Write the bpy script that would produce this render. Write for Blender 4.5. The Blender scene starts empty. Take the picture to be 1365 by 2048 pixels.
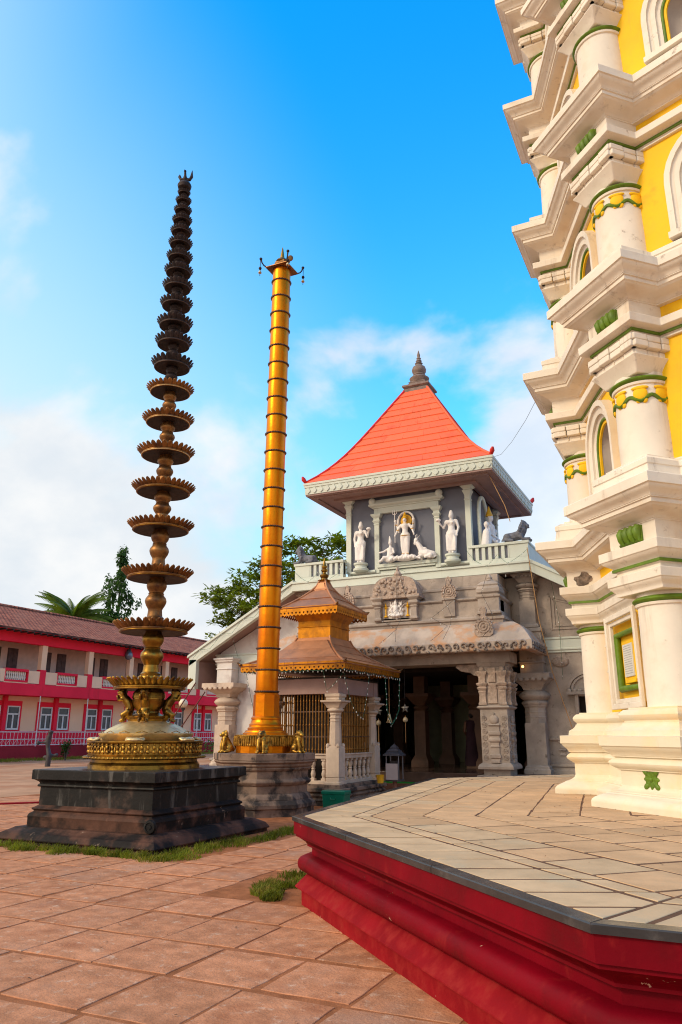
import bpy, math, random
from math import pi, sin, cos, tan, radians, sqrt, atan2, hypot
from mathutils import Vector, Matrix, Euler

random.seed(7)
sc = bpy.context.scene
COL = sc.collection

# ------------------------------------------------------------------ camera
cam_d = bpy.data.cameras.new('camera')
cam = bpy.data.objects.new('camera', cam_d); COL.objects.link(cam)
cam.location = (0, 0, 1.6)
cam.rotation_euler = (radians(90) + math.atan(442 / 1510), 0, radians(25.6))
cam_d.sensor_fit = 'VERTICAL'; cam_d.sensor_height = 36; cam_d.lens = 36 * 1510 / 2048
cam_d.clip_start = 0.05; cam_d.clip_end = 5000
sc.camera = cam

# ------------------------------------------------------------------ sky, sun, exposure
SUN_EL, SUN_AZ = radians(32), radians(217)     # azimuth clockwise from +Y of where the sun stands
sun_dir = Vector((sin(SUN_AZ) * cos(SUN_EL), cos(SUN_AZ) * cos(SUN_EL), sin(SUN_EL)))
sd = bpy.data.lights.new('sun', 'SUN'); sun = bpy.data.objects.new('sun', sd); COL.objects.link(sun)
sd.energy = 2.0; sd.angle = radians(11); sd.color = (1.0, 0.80, 0.56)
sun.rotation_euler = sun_dir.to_track_quat('Z', 'Y').to_euler()
sun.location = sun_dir * 60

world = bpy.data.worlds.new('World'); sc.world = world; world.use_nodes = True
wn, wl = world.node_tree.nodes, world.node_tree.links
wn.clear()
def WN(t, **kw):
    n = wn.new(t)
    for k, v in kw.items(): setattr(n, k, v)
    return n
def wmath(op, a, b=None, c=None, clamp=False):
    n = WN('ShaderNodeMath', operation=op, use_clamp=clamp)
    for i, x in enumerate((a, b, c)):
        if x is None: continue
        if isinstance(x, (int, float)): n.inputs[i].default_value = x
        else: wl.new(x, n.inputs[i])
    return n.outputs[0]
CLOUD_SEED = 1.9
sky = WN('ShaderNodeTexSky', sky_type='NISHITA'); sky.sun_disc = False
sky.sun_elevation = SUN_EL; sky.sun_rotation = SUN_AZ
sky.air_density = 1.0; sky.dust_density = 0.6; sky.ozone_density = 3.0
tc = WN('ShaderNodeTexCoord'); sep = WN('ShaderNodeSeparateXYZ'); wl.new(tc.outputs['Generated'], sep.inputs[0])
zc = wmath('MAXIMUM', sep.outputs[2], 0.0)
den = wmath('ADD', zc, 0.60)
comb = WN('ShaderNodeCombineXYZ')
wl.new(wmath('DIVIDE', sep.outputs[0], den), comb.inputs[0]); wl.new(wmath('DIVIDE', sep.outputs[1], den), comb.inputs[1])
comb.inputs[2].default_value = CLOUD_SEED
def wnoise(scale, detail, rough, vec, dist=0.0):
    n = WN('ShaderNodeTexNoise'); n.inputs['Scale'].default_value = scale; n.inputs['Detail'].default_value = detail
    n.inputs['Roughness'].default_value = rough; n.inputs['Distortion'].default_value = dist; wl.new(vec, n.inputs['Vector']); return n.outputs['Fac']
def wramp(v, a, b):
    n = WN('ShaderNodeMapRange', interpolation_type='SMOOTHSTEP'); wl.new(v, n.inputs['Value'])
    n.inputs['From Min'].default_value = a; n.inputs['From Max'].default_value = b; return n.outputs[0]
def wmix(f, a, b):
    n = WN('ShaderNodeMix', data_type='RGBA')
    wl.new(f, n.inputs['Factor'])
    for k, x in (('A', a), ('B', b)):
        if isinstance(x, tuple): n.inputs[k].default_value = (*x, 1)
        else: wl.new(x, n.inputs[k])
    return n.outputs['Result']
def wdot(v):
    n = WN('ShaderNodeVectorMath', operation='DOT_PRODUCT'); wl.new(tc.outputs['Generated'], n.inputs[0]); n.inputs[1].default_value = v
    return n.outputs['Value']
big = wnoise(3.3, 10.0, 0.5, comb.outputs[0], 0.2)
low = WN('ShaderNodeVectorMath', operation='ADD'); wl.new(comb.outputs[0], low.inputs[0]); low.inputs[1].default_value = (5.3, 2.1, 1.0)
lowf = wnoise(1.5, 2.0, 0.5, low.outputs[0])
# haze: paler towards the sun's side of the sky and towards the horizon
side = wramp(wdot((sin(radians(285)), cos(radians(285)), 0.05)), 0.50, 1.02)
hz = wmath('ADD', wmath('MULTIPLY', side, 0.9), wmath('MULTIPLY', wmath('POWER', wmath('SUBTRACT', 1.0, zc, clamp=True), 3.2), 1.15), clamp=True)
bias = wmath('MULTIPLY_ADD', zc, -0.58, 0.238)
raw = wmath('ADD', wmath('ADD', wmath('MULTIPLY', big, 0.72), wmath('MULTIPLY', lowf, 0.28)), bias)
cloud = wramp(raw, 0.48, 0.585)
hs = WN('ShaderNodeHueSaturation'); hs.inputs['Saturation'].default_value = 1.35; hs.inputs['Value'].default_value = 1.0
wl.new(sky.outputs[0], hs.inputs['Color'])
tint = WN('ShaderNodeMix', data_type='RGBA', blend_type='MULTIPLY'); tint.inputs['Factor'].default_value = 1.0
wl.new(hs.outputs[0], tint.inputs['A']); tint.inputs['B'].default_value = (0.0, 3.5, 3.4, 1)
m1 = wmix(hz, tint.outputs['Result'], (4.5, 6.3, 7.3))
puff = wmix(wramp(wnoise(5.0, 6.0, 0.55, low.outputs[0]), 0.35, 0.65), (5.7, 5.95, 6.3), (7.1, 6.95, 6.85))
m2 = wmix(wmath('MULTIPLY', cloud, 0.88), m1, puff)
glow = wramp(wdot(tuple(sun_dir)), 0.28, 1.0)          # broad aureole round the unseen sun, added as warm fill light
m3 = wmix(wmath('MULTIPLY', glow, 0.9), m2, (12.5, 11.0, 8.8))
bg = WN('ShaderNodeBackground'); wl.new(m3, bg.inputs['Color']); bg.inputs['Strength'].default_value = 0.142
wo = WN('ShaderNodeOutputWorld'); wl.new(bg.outputs[0], wo.inputs[0])

sc.view_settings.view_transform = 'Standard'; sc.view_settings.look = 'None'
sc.view_settings.gamma = 1.0; sc.view_settings.use_curve_mapping = False
sc.view_settings.exposure = 0.0
sc.render.engine = 'CYCLES'
sc.cycles.filter_width = 1.1; sc.cycles.max_bounces = 6; sc.cycles.transparent_max_bounces = 8

# ------------------------------------------------------------------ materials
MATS = {}
def mat(name, col, rough=0.75, metal=0.0, var=0.18, vscale=2.5, bump=0.15, bscale=40, col2=None, c2scale=1.2, c2=(0.52, 0.72),
        streak=None, stk=(0.55, 0.75), stscale=(3.5, 3.5, 0.35), rnd=0.0, spec=0.4, coat=0.0, emit=None, estr=0.0, fleck=None, fl=(0.66, 0.70), flscale=9, bdist=0.01, sheen=0):
    m = bpy.data.materials.new(name); m.use_nodes = True
    n, l = m.node_tree.nodes, m.node_tree.links
    p = n['Principled BSDF']
    p.inputs['Roughness'].default_value = rough; p.inputs['Metallic'].default_value = metal
    p.inputs['Specular IOR Level'].default_value = spec; p.inputs['Coat Weight'].default_value = coat
    geo = n.new('ShaderNodeNewGeometry')
    def noise(scale, det, src=None, ro=0.6):
        t = n.new('ShaderNodeTexNoise'); t.inputs['Scale'].default_value = scale; t.inputs['Detail'].default_value = det
        t.inputs['Roughness'].default_value = ro
        l.new(src or geo.outputs['Position'], t.inputs['Vector']); return t.outputs['Fac']
    def ramp(f, a, b):
        r = n.new('ShaderNodeMapRange'); r.interpolation_type = 'SMOOTHSTEP'; l.new(f, r.inputs['Value'])
        r.inputs['From Min'].default_value = a; r.inputs['From Max'].default_value = b; return r.outputs[0]
    def mix(f, a, bcol):
        x = n.new('ShaderNodeMix'); x.data_type = 'RGBA'
        l.new(f, x.inputs['Factor'])
        if hasattr(a, 'node'): l.new(a, x.inputs['A'])
        else: x.inputs['A'].default_value = (*a, 1)
        x.inputs['B'].default_value = (*bcol, 1); return x.outputs['Result']
    dark = tuple(c * (1 - var) for c in col); lite = tuple(min(1, c * (1 + var)) for c in col)
    c = mix(ramp(noise(vscale, 5), 0.3, 0.7), dark, lite)
    if col2: c = mix(ramp(noise(c2scale, 7), *c2), c, col2)
    if streak:
        mp = n.new('ShaderNodeMapping'); l.new(geo.outputs['Position'], mp.inputs[0]); mp.inputs['Scale'].default_value = stscale
        c = mix(ramp(noise(1.0, 6, mp.outputs[0], 0.65), *stk), c, streak)
    if fleck: c = mix(ramp(noise(flscale, 6, None, 0.7), *fl), c, fleck)
    if rnd:
        oi = n.new('ShaderNodeObjectInfo'); h = n.new('ShaderNodeHueSaturation')
        r = n.new('ShaderNodeMapRange'); l.new(oi.outputs['Random'], r.inputs['Value'])
        r.inputs['To Min'].default_value = 1 - rnd; r.inputs['To Max'].default_value = 1 + rnd
        l.new(r.outputs[0], h.inputs['Value']); l.new(c, h.inputs['Color']); c = h.outputs[0]
    l.new(c, p.inputs['Base Color'])
    rr = n.new('ShaderNodeMapRange'); l.new(noise(vscale * 4, 4), rr.inputs['Value'])
    rr.inputs['To Min'].default_value = max(0.03, rough - 0.14); rr.inputs['To Max'].default_value = min(1, rough + 0.14)
    l.new(rr.outputs[0], p.inputs['Roughness'])
    if bump:
        b = n.new('ShaderNodeBump'); b.inputs['Strength'].default_value = bump; b.inputs['Distance'].default_value = bdist
        l.new(noise(bscale, 6), b.inputs['Height']); l.new(b.outputs[0], p.inputs['Normal'])
    if emit:
        p.inputs['Emission Color'].default_value = (*emit, 1); p.inputs['Emission Strength'].default_value = estr
    MATS[name] = m; return m

mat('laterite_stone', (0.51, 0.225, 0.118), 0.97, var=0.2, vscale=6, bump=0.8, bscale=40, col2=(0.36, 0.14, 0.07), c2scale=2.2, c2=(0.48, 0.74), rnd=0.10, fleck=(0.60, 0.37, 0.25), fl=(0.54, 0.70), flscale=9, spec=0.05, streak=(0.44, 0.25, 0.17), stk=(0.5, 0.75), stscale=(.8, .8, .8))
mat('laterite_soil', (0.33, 0.125, 0.055), 0.97, spec=0.05, var=0.25, vscale=5, bump=0.6, bscale=60, col2=(0.36, 0.15, 0.08))
mat('sandy_ground', (0.50, 0.27, 0.155), 0.97, spec=0.05, var=0.18, vscale=0.6, bump=0.3, bscale=30, col2=(0.42, 0.19, 0.10), c2scale=0.35, c2=(0.45, 0.6))
mat('platform_stone', (0.56, 0.355, 0.20), 0.9, var=0.12, vscale=3, bump=0.22, bscale=22, col2=(0.48, 0.34, 0.21), c2scale=2.2, c2=(0.55, 0.78), rnd=0.10, fleck=(0.34, 0.19, 0.10), fl=(0.66, 0.75), flscale=8, spec=0.05)
mat('platform_stone_grey', (0.54, 0.375, 0.225), 0.85, var=0.12, vscale=3, bump=0.22, bscale=22, col2=(0.47, 0.37, 0.245), c2scale=2.2, c2=(0.5, 0.75), rnd=0.09, fleck=(0.36, 0.23, 0.13), fl=(0.68, 0.75), flscale=8, spec=0.05)
mat('joint_mortar', (0.13, 0.06, 0.03), 0.95, var=0.3, bump=0.5, bscale=70)
mat('red_paint', (0.165, 0.0008, 0.007), 0.55, var=0.22, vscale=1.4, bump=0.12, bscale=35, col2=(0.10, 0.003, 0.006), c2scale=2.6, c2=(0.5, 0.75), fleck=(0.55, 0.36, 0.27), fl=(0.665, 0.675), flscale=5.5, streak=(0.25, 0.014, 0.014), stk=(0.55, 0.8), stscale=(5, 5, 3), spec=0.08)
mat('red_dusty', (0.25, 0.006, 0.011), 0.8, spec=0.08, var=0.2, vscale=2, bump=0.2, bscale=40, col2=(0.29, 0.022, 0.02), c2scale=8, c2=(0.42, 0.78), fleck=(0.55, 0.38, 0.30), fl=(0.68, 0.69), flscale=6)
mat('black_coping', (0.035, 0.034, 0.036), 0.22, var=0.3, bump=0.05, bscale=30, col2=(0.10, 0.09, 0.085), c2scale=4, rnd=0.2)
mat('cream_plaster', (0.75, 0.67, 0.57), 0.7, var=0.07, vscale=1.3, bump=0.3, bscale=14, col2=(0.66, 0.54, 0.42), c2scale=2.2, c2=(0.50, 0.78), streak=(0.42, 0.35, 0.29), stk=(0.57, 0.78), stscale=(5, 5, 0.4), fleck=(0.30, 0.22, 0.17), fl=(0.61, 0.78), flscale=5.5, spec=0.2)
mat('cream_base', (0.74, 0.65, 0.50), 0.6, var=0.06, vscale=1.5, bump=0.18, bscale=26, col2=(0.80, 0.60, 0.36), c2scale=2.0, c2=(0.48, 0.72), fleck=(0.42, 0.28, 0.18), fl=(0.69, 0.78), flscale=6, streak=(0.62, 0.45, 0.28), stk=(0.6, 0.8), stscale=(4, 4, .6), spec=0.2)
mat('yellow_plaster', (0.86, 0.50, 0.012), 0.6, var=0.08, vscale=1.5, bump=0.12, bscale=30, col2=(0.74, 0.40, 0.02), c2scale=2, streak=(0.62, 0.36, 0.05), stk=(0.6, 0.85), stscale=(5, 5, .4), spec=0.2)
mat('green_paint', (0.105, 0.185, 0.008), 0.5, var=0.25, vscale=6, bump=0.15, bscale=40)
mat('niche_grey', (0.40, 0.34, 0.30), 0.8, var=0.1)
mat('inscription_marble', (0.62, 0.60, 0.56), 0.45, var=0.06, vscale=3, bump=0.05)
mat('engraved_text', (0.30, 0.29, 0.28), 0.7, var=0.1, bump=0)
mat('broken_plaster', (0.20, 0.15, 0.12), 0.95, var=0.5, vscale=14, bump=0.9, bscale=30, bdist=0.03)
mat('black_plinth', (0.007, 0.006, 0.006), 0.55, var=0.45, vscale=3, bump=0.35, bscale=30, col2=(0.07, 0.042, 0.032), c2scale=2.5, c2=(0.5, 0.72), streak=(0.085, 0.078, 0.07), stk=(0.53, 0.66), stscale=(5, 5, 0.8), spec=0.22)
mat('worn_plinth', (0.095, 0.042, 0.027), 0.7, var=0.3, vscale=3, bump=0.4, bscale=28, col2=(0.013, 0.009, 0.008), c2scale=2.2, c2=(0.40, 0.58), fleck=(0.30, 0.20, 0.14), fl=(0.62, 0.72), flscale=6, spec=0.15)
mat('plinth_top', (0.03, 0.028, 0.03), 0.3, var=0.3, bump=0.12, bscale=20)
mat('brass', (0.33, 0.18, 0.03), 0.36, metal=0.9, var=0.25, vscale=5, bump=0.12, bscale=30, col2=(0.10, 0.05, 0.015), c2scale=4.5, c2=(0.45, 0.66))
mat('brass_pale', (0.70, 0.52, 0.26), 0.42, metal=0.75, var=0.15, vscale=4, bump=0.1, bscale=24, col2=(0.42, 0.22, 0.08), c2scale=3, c2=(0.5, 0.75))
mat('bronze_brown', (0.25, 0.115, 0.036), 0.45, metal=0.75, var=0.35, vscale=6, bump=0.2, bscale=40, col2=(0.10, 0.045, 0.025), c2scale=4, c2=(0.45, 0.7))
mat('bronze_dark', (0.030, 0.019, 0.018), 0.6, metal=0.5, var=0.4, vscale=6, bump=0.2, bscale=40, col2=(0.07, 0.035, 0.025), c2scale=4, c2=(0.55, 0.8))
mat('gilded_sheet', (0.68, 0.205, 0.003), 0.38, metal=0.88, var=0.10, vscale=3, bump=0.30, bscale=6, col2=(0.56, 0.135, 0.003), c2scale=1.5, c2=(0.48, 0.72), bdist=0.02)
mat('aged_gilt', (0.50, 0.19, 0.010), 0.5, metal=0.75, var=0.2, vscale=5, bump=0.3, bscale=8, col2=(0.26, 0.10, 0.02), c2scale=3.0, c2=(0.45, 0.7), bdist=0.02)
mat('gold_ornament', (0.50, 0.27, 0.045), 0.42, metal=0.85, var=0.25, vscale=12, bump=0.15, bscale=40, col2=(0.13, 0.06, 0.015), c2scale=9, c2=(0.45, 0.65))
mat('bronze_ring', (0.10, 0.06, 0.045), 0.45, metal=0.6, var=0.3, vscale=10, bump=0.1)
mat('weathered_stone', (0.24, 0.165, 0.125), 0.9, var=0.22, vscale=3, bump=0.6, bscale=28, col2=(0.05, 0.042, 0.04), c2scale=2.6, c2=(0.46, 0.62), streak=(0.32, 0.22, 0.16), stk=(0.58, 0.75), spec=0.1)
mat('kiosk_stone', (0.54, 0.42, 0.33), 0.8, var=0.12, vscale=3, bump=0.25, bscale=30, col2=(0.30, 0.22, 0.18), c2scale=2.4, c2=(0.52, 0.75))
mat('copper_sheet', (0.46, 0.205, 0.10), 0.5, metal=0.6, var=0.15, vscale=3, bump=0.15, bscale=12, col2=(0.34, 0.16, 0.085), c2scale=2.2, rnd=0.08)
mat('brass_bar', (0.24, 0.11, 0.025), 0.45, metal=0.7, var=0.3, vscale=9, bump=0.1)
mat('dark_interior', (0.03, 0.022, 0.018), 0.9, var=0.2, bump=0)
mat('gate_stone', (0.42, 0.345, 0.295), 0.9, var=0.14, vscale=2.4, bump=0.3, bscale=26, col2=(0.28, 0.235, 0.21), c2scale=1.1, c2=(0.45, 0.7), streak=(0.27, 0.22, 0.195), stk=(0.57, 0.78), stscale=(3.5, 3.5, .8), fleck=(0.11, 0.085, 0.075), fl=(0.57, 0.74), flscale=4.5, spec=0.15, bdist=0.02)
mat('carved_stone', (0.44, 0.33, 0.265), 0.85, var=0.2, vscale=8, bump=0.8, bscale=22, col2=(0.26, 0.2, 0.17), c2scale=5, c2=(0.5, 0.7), bdist=0.03)
mat('chajja_stone', (0.46, 0.37, 0.31), 0.9, var=0.16, vscale=2, bump=0.5, bscale=22, col2=(0.50, 0.27, 0.15), c2scale=2.2, c2=(0.46, 0.64), streak=(0.30, 0.25, 0.24), stk=(0.52, 0.75), stscale=(3, 1, 1))
mat('dark_carving', (0.27, 0.21, 0.175), 0.85, var=0.35, vscale=9, bump=0.7, bscale=24, col2=(0.10, 0.075, 0.065), c2scale=6, c2=(0.48, 0.65), bdist=0.03)
mat('whitewash', (0.66, 0.61, 0.575), 0.8, var=0.08, vscale=1.5, bump=0.2, bscale=20, col2=(0.47, 0.39, 0.36), c2scale=1.4, c2=(0.5, 0.72), streak=(0.46, 0.36, 0.32), stk=(0.6, 0.8))
mat('pale_trim', (0.60, 0.63, 0.555), 0.65, var=0.05, vscale=1.5, bump=0.1, bscale=26, streak=(0.42, 0.43, 0.37), stk=(0.6, 0.85))
mat('grey_wall', (0.150, 0.158, 0.200), 0.75, var=0.10, vscale=1.5, bump=0.12, bscale=26, col2=(0.14, 0.14, 0.165), c2scale=1.5)
mat('slot_grey', (0.25, 0.25, 0.30), 0.8, var=0.2, vscale=8)
mat('statue_white', (0.80, 0.75, 0.73), 0.55, var=0.05, vscale=6, bump=0.1, bscale=50)
mat('statue_gold', (0.75, 0.40, 0.02), 0.45, var=0.15, vscale=10)
mat('statue_brown', (0.30, 0.10, 0.03), 0.6)
mat('lion_grey', (0.145, 0.15, 0.18), 0.75, var=0.3, vscale=10, bump=0.4, bscale=40)
mat('roof_orange', (0.88, 0.135, 0.045), 0.55, var=0.06, vscale=2, bump=0.12, bscale=22, rnd=0.09, col2=(0.80, 0.095, 0.03), c2scale=2)
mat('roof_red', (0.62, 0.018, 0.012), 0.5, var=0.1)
mat('soffit_pink', (0.33, 0.21, 0.185), 0.8, var=0.1)
mat('finial_stone', (0.23, 0.165, 0.14), 0.8, var=0.25, vscale=5, bump=0.3)
mat('house_red', (0.86, 0.030, 0.060), 0.85, spec=0.05, var=0.08, vscale=0.5, bump=0.06, streak=(0.48, 0.03, 0.035), stk=(0.58, 0.8), stscale=(1.2, 1.2, 0.15))
mat('house_peach', (0.90, 0.55, 0.35), 0.9, spec=0.05, var=0.06, vscale=0.5, bump=0.1, streak=(0.58, 0.36, 0.25), stk=(0.6, 0.85), stscale=(1.2, 1.2, 0.15))
mat('house_plinth', (0.28, 0.022, 0.03), 0.9, spec=0.05, var=0.2, vscale=0.7)
mat('house_white', (0.68, 0.64, 0.60), 0.6, var=0.05)
mat('house_glass', (0.04, 0.045, 0.055), 0.12, var=0.3, bump=0)
mat('house_door', (0.075, 0.035, 0.028), 0.6, var=0.3, vscale=4)
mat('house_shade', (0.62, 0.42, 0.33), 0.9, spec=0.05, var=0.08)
mat('baluster_cream', (0.80, 0.66, 0.52), 0.7, var=0.06)
mat('tree_bark', (0.10, 0.07, 0.05), 0.9, var=0.3, vscale=6, bump=0.5)
mat('leaf_mid', (0.135, 0.18, 0.02), 0.6, var=0.45, vscale=1.3, bump=0, col2=(0.13, 0.16, 0.03), c2scale=2.0)
mat('leaf_dark', (0.045, 0.095, 0.022), 0.6, var=0.45, vscale=1.0, bump=0, col2=(0.06, 0.10, 0.025), c2scale=2.0)
mat('leaf_palm', (0.12, 0.17, 0.025), 0.55, var=0.35, vscale=1.0, bump=0)
mat('grass_blade', (0.15, 0.17, 0.02), 0.7, var=0.5, vscale=2.5, bump=0, col2=(0.30, 0.22, 0.06), c2scale=3)
mat('green_plastic', (0.0, 0.16, 0.10), 0.4, var=0.1)
mat('green_carpet', (0.0, 0.24, 0.01), 0.95, var=0.15)
mat('steel', (0.16, 0.16, 0.19), 0.35, metal=0.6, var=0.15)
mat('card_white', (0.50, 0.43, 0.45), 0.7, var=0.06)
mat('wire_green', (0.01, 0.10, 0.05), 0.6, bump=0)
mat('wire_dark', (0.03, 0.028, 0.035), 0.6, bump=0)
mat('bulb_white', (0.75, 0.75, 0.72), 0.25, bump=0)
mat('rope_tan', (0.50, 0.27, 0.11), 0.9, bump=0)
mat('rope_brown', (0.12, 0.035, 0.025), 0.9, bump=0)
mat('iron_dark', (0.045, 0.035, 0.035), 0.6, var=0.3)
mat('globe_glass', (0.70, 0.58, 0.40), 0.3, var=0.15, vscale=10, bump=0)
mat('lantern_paper', (0.30, 0.29, 0.28), 0.7, bump=0)
mat('cloth_dark', (0.035, 0.012, 0.02), 0.85, var=0.3)
mat('cloth_wine', (0.06, 0.008, 0.015), 0.85, var=0.3)
mat('skin', (0.20, 0.095, 0.055), 0.55, var=0.1)
mat('hair', (0.012, 0.009, 0.008), 0.5)
mat('hall_wall', (0.34, 0.33, 0.20), 0.8, var=0.1)
mat('hall_column', (0.15, 0.075, 0.045), 0.55, var=0.2)
mat('hall_floor', (0.09, 0.055, 0.045), 0.14, var=0.25, vscale=2)
mat('warm_bulb', (0.9, 0.5, 0.2), 0.4, bump=0, emit=(1.0, 0.45, 0.12), estr=6.0)
mat('yellow_tin', (0.75, 0.40, 0.02), 0.4)
mat('dry_leaf', (0.16, 0.08, 0.035), 0.9, var=0.5, vscale=9, bump=0)
mat('step_brown', (0.20, 0.085, 0.055), 0.6, var=0.2)

# thin leaves let light through
for k_ in ('leaf_mid', 'leaf_dark', 'leaf_palm', 'grass_blade'):
    nt = MATS[k_].node_tree; p_ = nt.nodes['Principled BSDF']; p_.inputs['Specular IOR Level'].default_value = 0.15
    tr = nt.nodes.new('ShaderNodeBsdfTranslucent'); mx_ = nt.nodes.new('ShaderNodeMixShader'); mx_.inputs[0].default_value = 0.42
    src = p_.inputs['Base Color'].links[0].from_socket; br_ = nt.nodes.new('ShaderNodeHueSaturation'); br_.inputs['Value'].default_value = 1.5; br_.inputs['Saturation'].default_value = 1.1
    nt.links.new(src, br_.inputs['Color']); nt.links.new(br_.outputs[0], tr.inputs['Color'])
    nt.links.new(p_.outputs[0], mx_.inputs[1]); nt.links.new(tr.outputs[0], mx_.inputs[2]); nt.links.new(mx_.outputs[0], nt.nodes['Material Output'].inputs['Surface'])

# roof of the long house: rows of clay tiles, too far off to tell one tile from the next
def clay_roof():
    m = bpy.data.materials.new('clay_roof'); m.use_nodes = True
    n, l = m.node_tree.nodes, m.node_tree.links; p = n['Principled BSDF']; p.inputs['Roughness'].default_value = 0.95; p.inputs['Specular IOR Level'].default_value = 0.05
    geo = n.new('ShaderNodeNewGeometry')
    sp = n.new('ShaderNodeSeparateXYZ'); l.new(geo.outputs['Position'], sp.inputs[0])
    cb = n.new('ShaderNodeCombineXYZ'); l.new(sp.outputs[1], cb.inputs[0]); l.new(sp.outputs[0], cb.inputs[1])
    br = n.new('ShaderNodeTexBrick'); l.new(cb.outputs[0], br.inputs['Vector'])
    br.inputs['Scale'].default_value = 1.0; br.inputs['Brick Width'].default_value = 0.34; br.inputs['Row Height'].default_value = 0.26
    br.inputs['Mortar Size'].default_value = 0.035; br.inputs['Color1'].default_value = (0.62, 0.19, 0.105, 1)
    br.inputs['Color2'].default_value = (0.30, 0.09, 0.06, 1); br.inputs['Mortar'].default_value = (0.06, 0.03, 0.028, 1); br.inputs['Bias'].default_value = -0.1
    ns = n.new('ShaderNodeTexNoise'); ns.inputs['Scale'].default_value = 0.9; ns.inputs['Detail'].default_value = 6; l.new(geo.outputs['Position'], ns.inputs['Vector'])
    mx = n.new('ShaderNodeMix'); mx.data_type = 'RGBA'; r = n.new('ShaderNodeMapRange'); l.new(ns.outputs['Fac'], r.inputs['Value'])
    r.inputs['From Min'].default_value = 0.42; r.inputs['From Max'].default_value = 0.68; r.inputs['To Max'].default_value = 0.6
    l.new(r.outputs[0], mx.inputs['Factor']); l.new(br.outputs['Color'], mx.inputs['A']); mx.inputs['B'].default_value = (0.40, 0.16, 0.10, 1)
    l.new(mx.outputs['Result'], p.inputs['Base Color'])
    b = n.new('ShaderNodeBump'); b.inputs['Distance'].default_value = 0.06; b.inputs['Strength'].default_value = 0.8
    l.new(br.outputs['Fac'], b.inputs['Height']); b.invert = True; l.new(b.outputs[0], p.inputs['Normal'])
    MATS['clay_roof'] = m
clay_roof()

# ------------------------------------------------------------------ mesh helpers
def offset_poly(poly, d):
    """push every edge of a counter-clockwise polygon outwards by d, mitred"""
    n = len(poly); out = []
    for i in range(n):
        a, b, c = poly[i - 1], poly[i], poly[(i + 1) % n]
        e1 = (b[0] - a[0], b[1] - a[1]); e2 = (c[0] - b[0], c[1] - b[1])
        l1, l2 = hypot(*e1), hypot(*e2)
        n1 = (e1[1] / l1, -e1[0] / l1); n2 = (e2[1] / l2, -e2[0] / l2)
        k = 1 + n1[0] * n2[0] + n1[1] * n2[1]
        if k < 1e-4: k = 1e-4
        out.append((b[0] + d * (n1[0] + n2[0]) / k, b[1] + d * (n1[1] + n2[1]) / k))
    return out
def rect(x0, x1, y0, y1): return [(x0, y0), (x1, y0), (x1, y1), (x0, y1)]
def ngon(n, r, cx=0, cy=0, a0=0.0): return [(cx + r * cos(a0 + 2 * pi * i / n), cy + r * sin(a0 + 2 * pi * i / n)) for i in range(n)]

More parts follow.
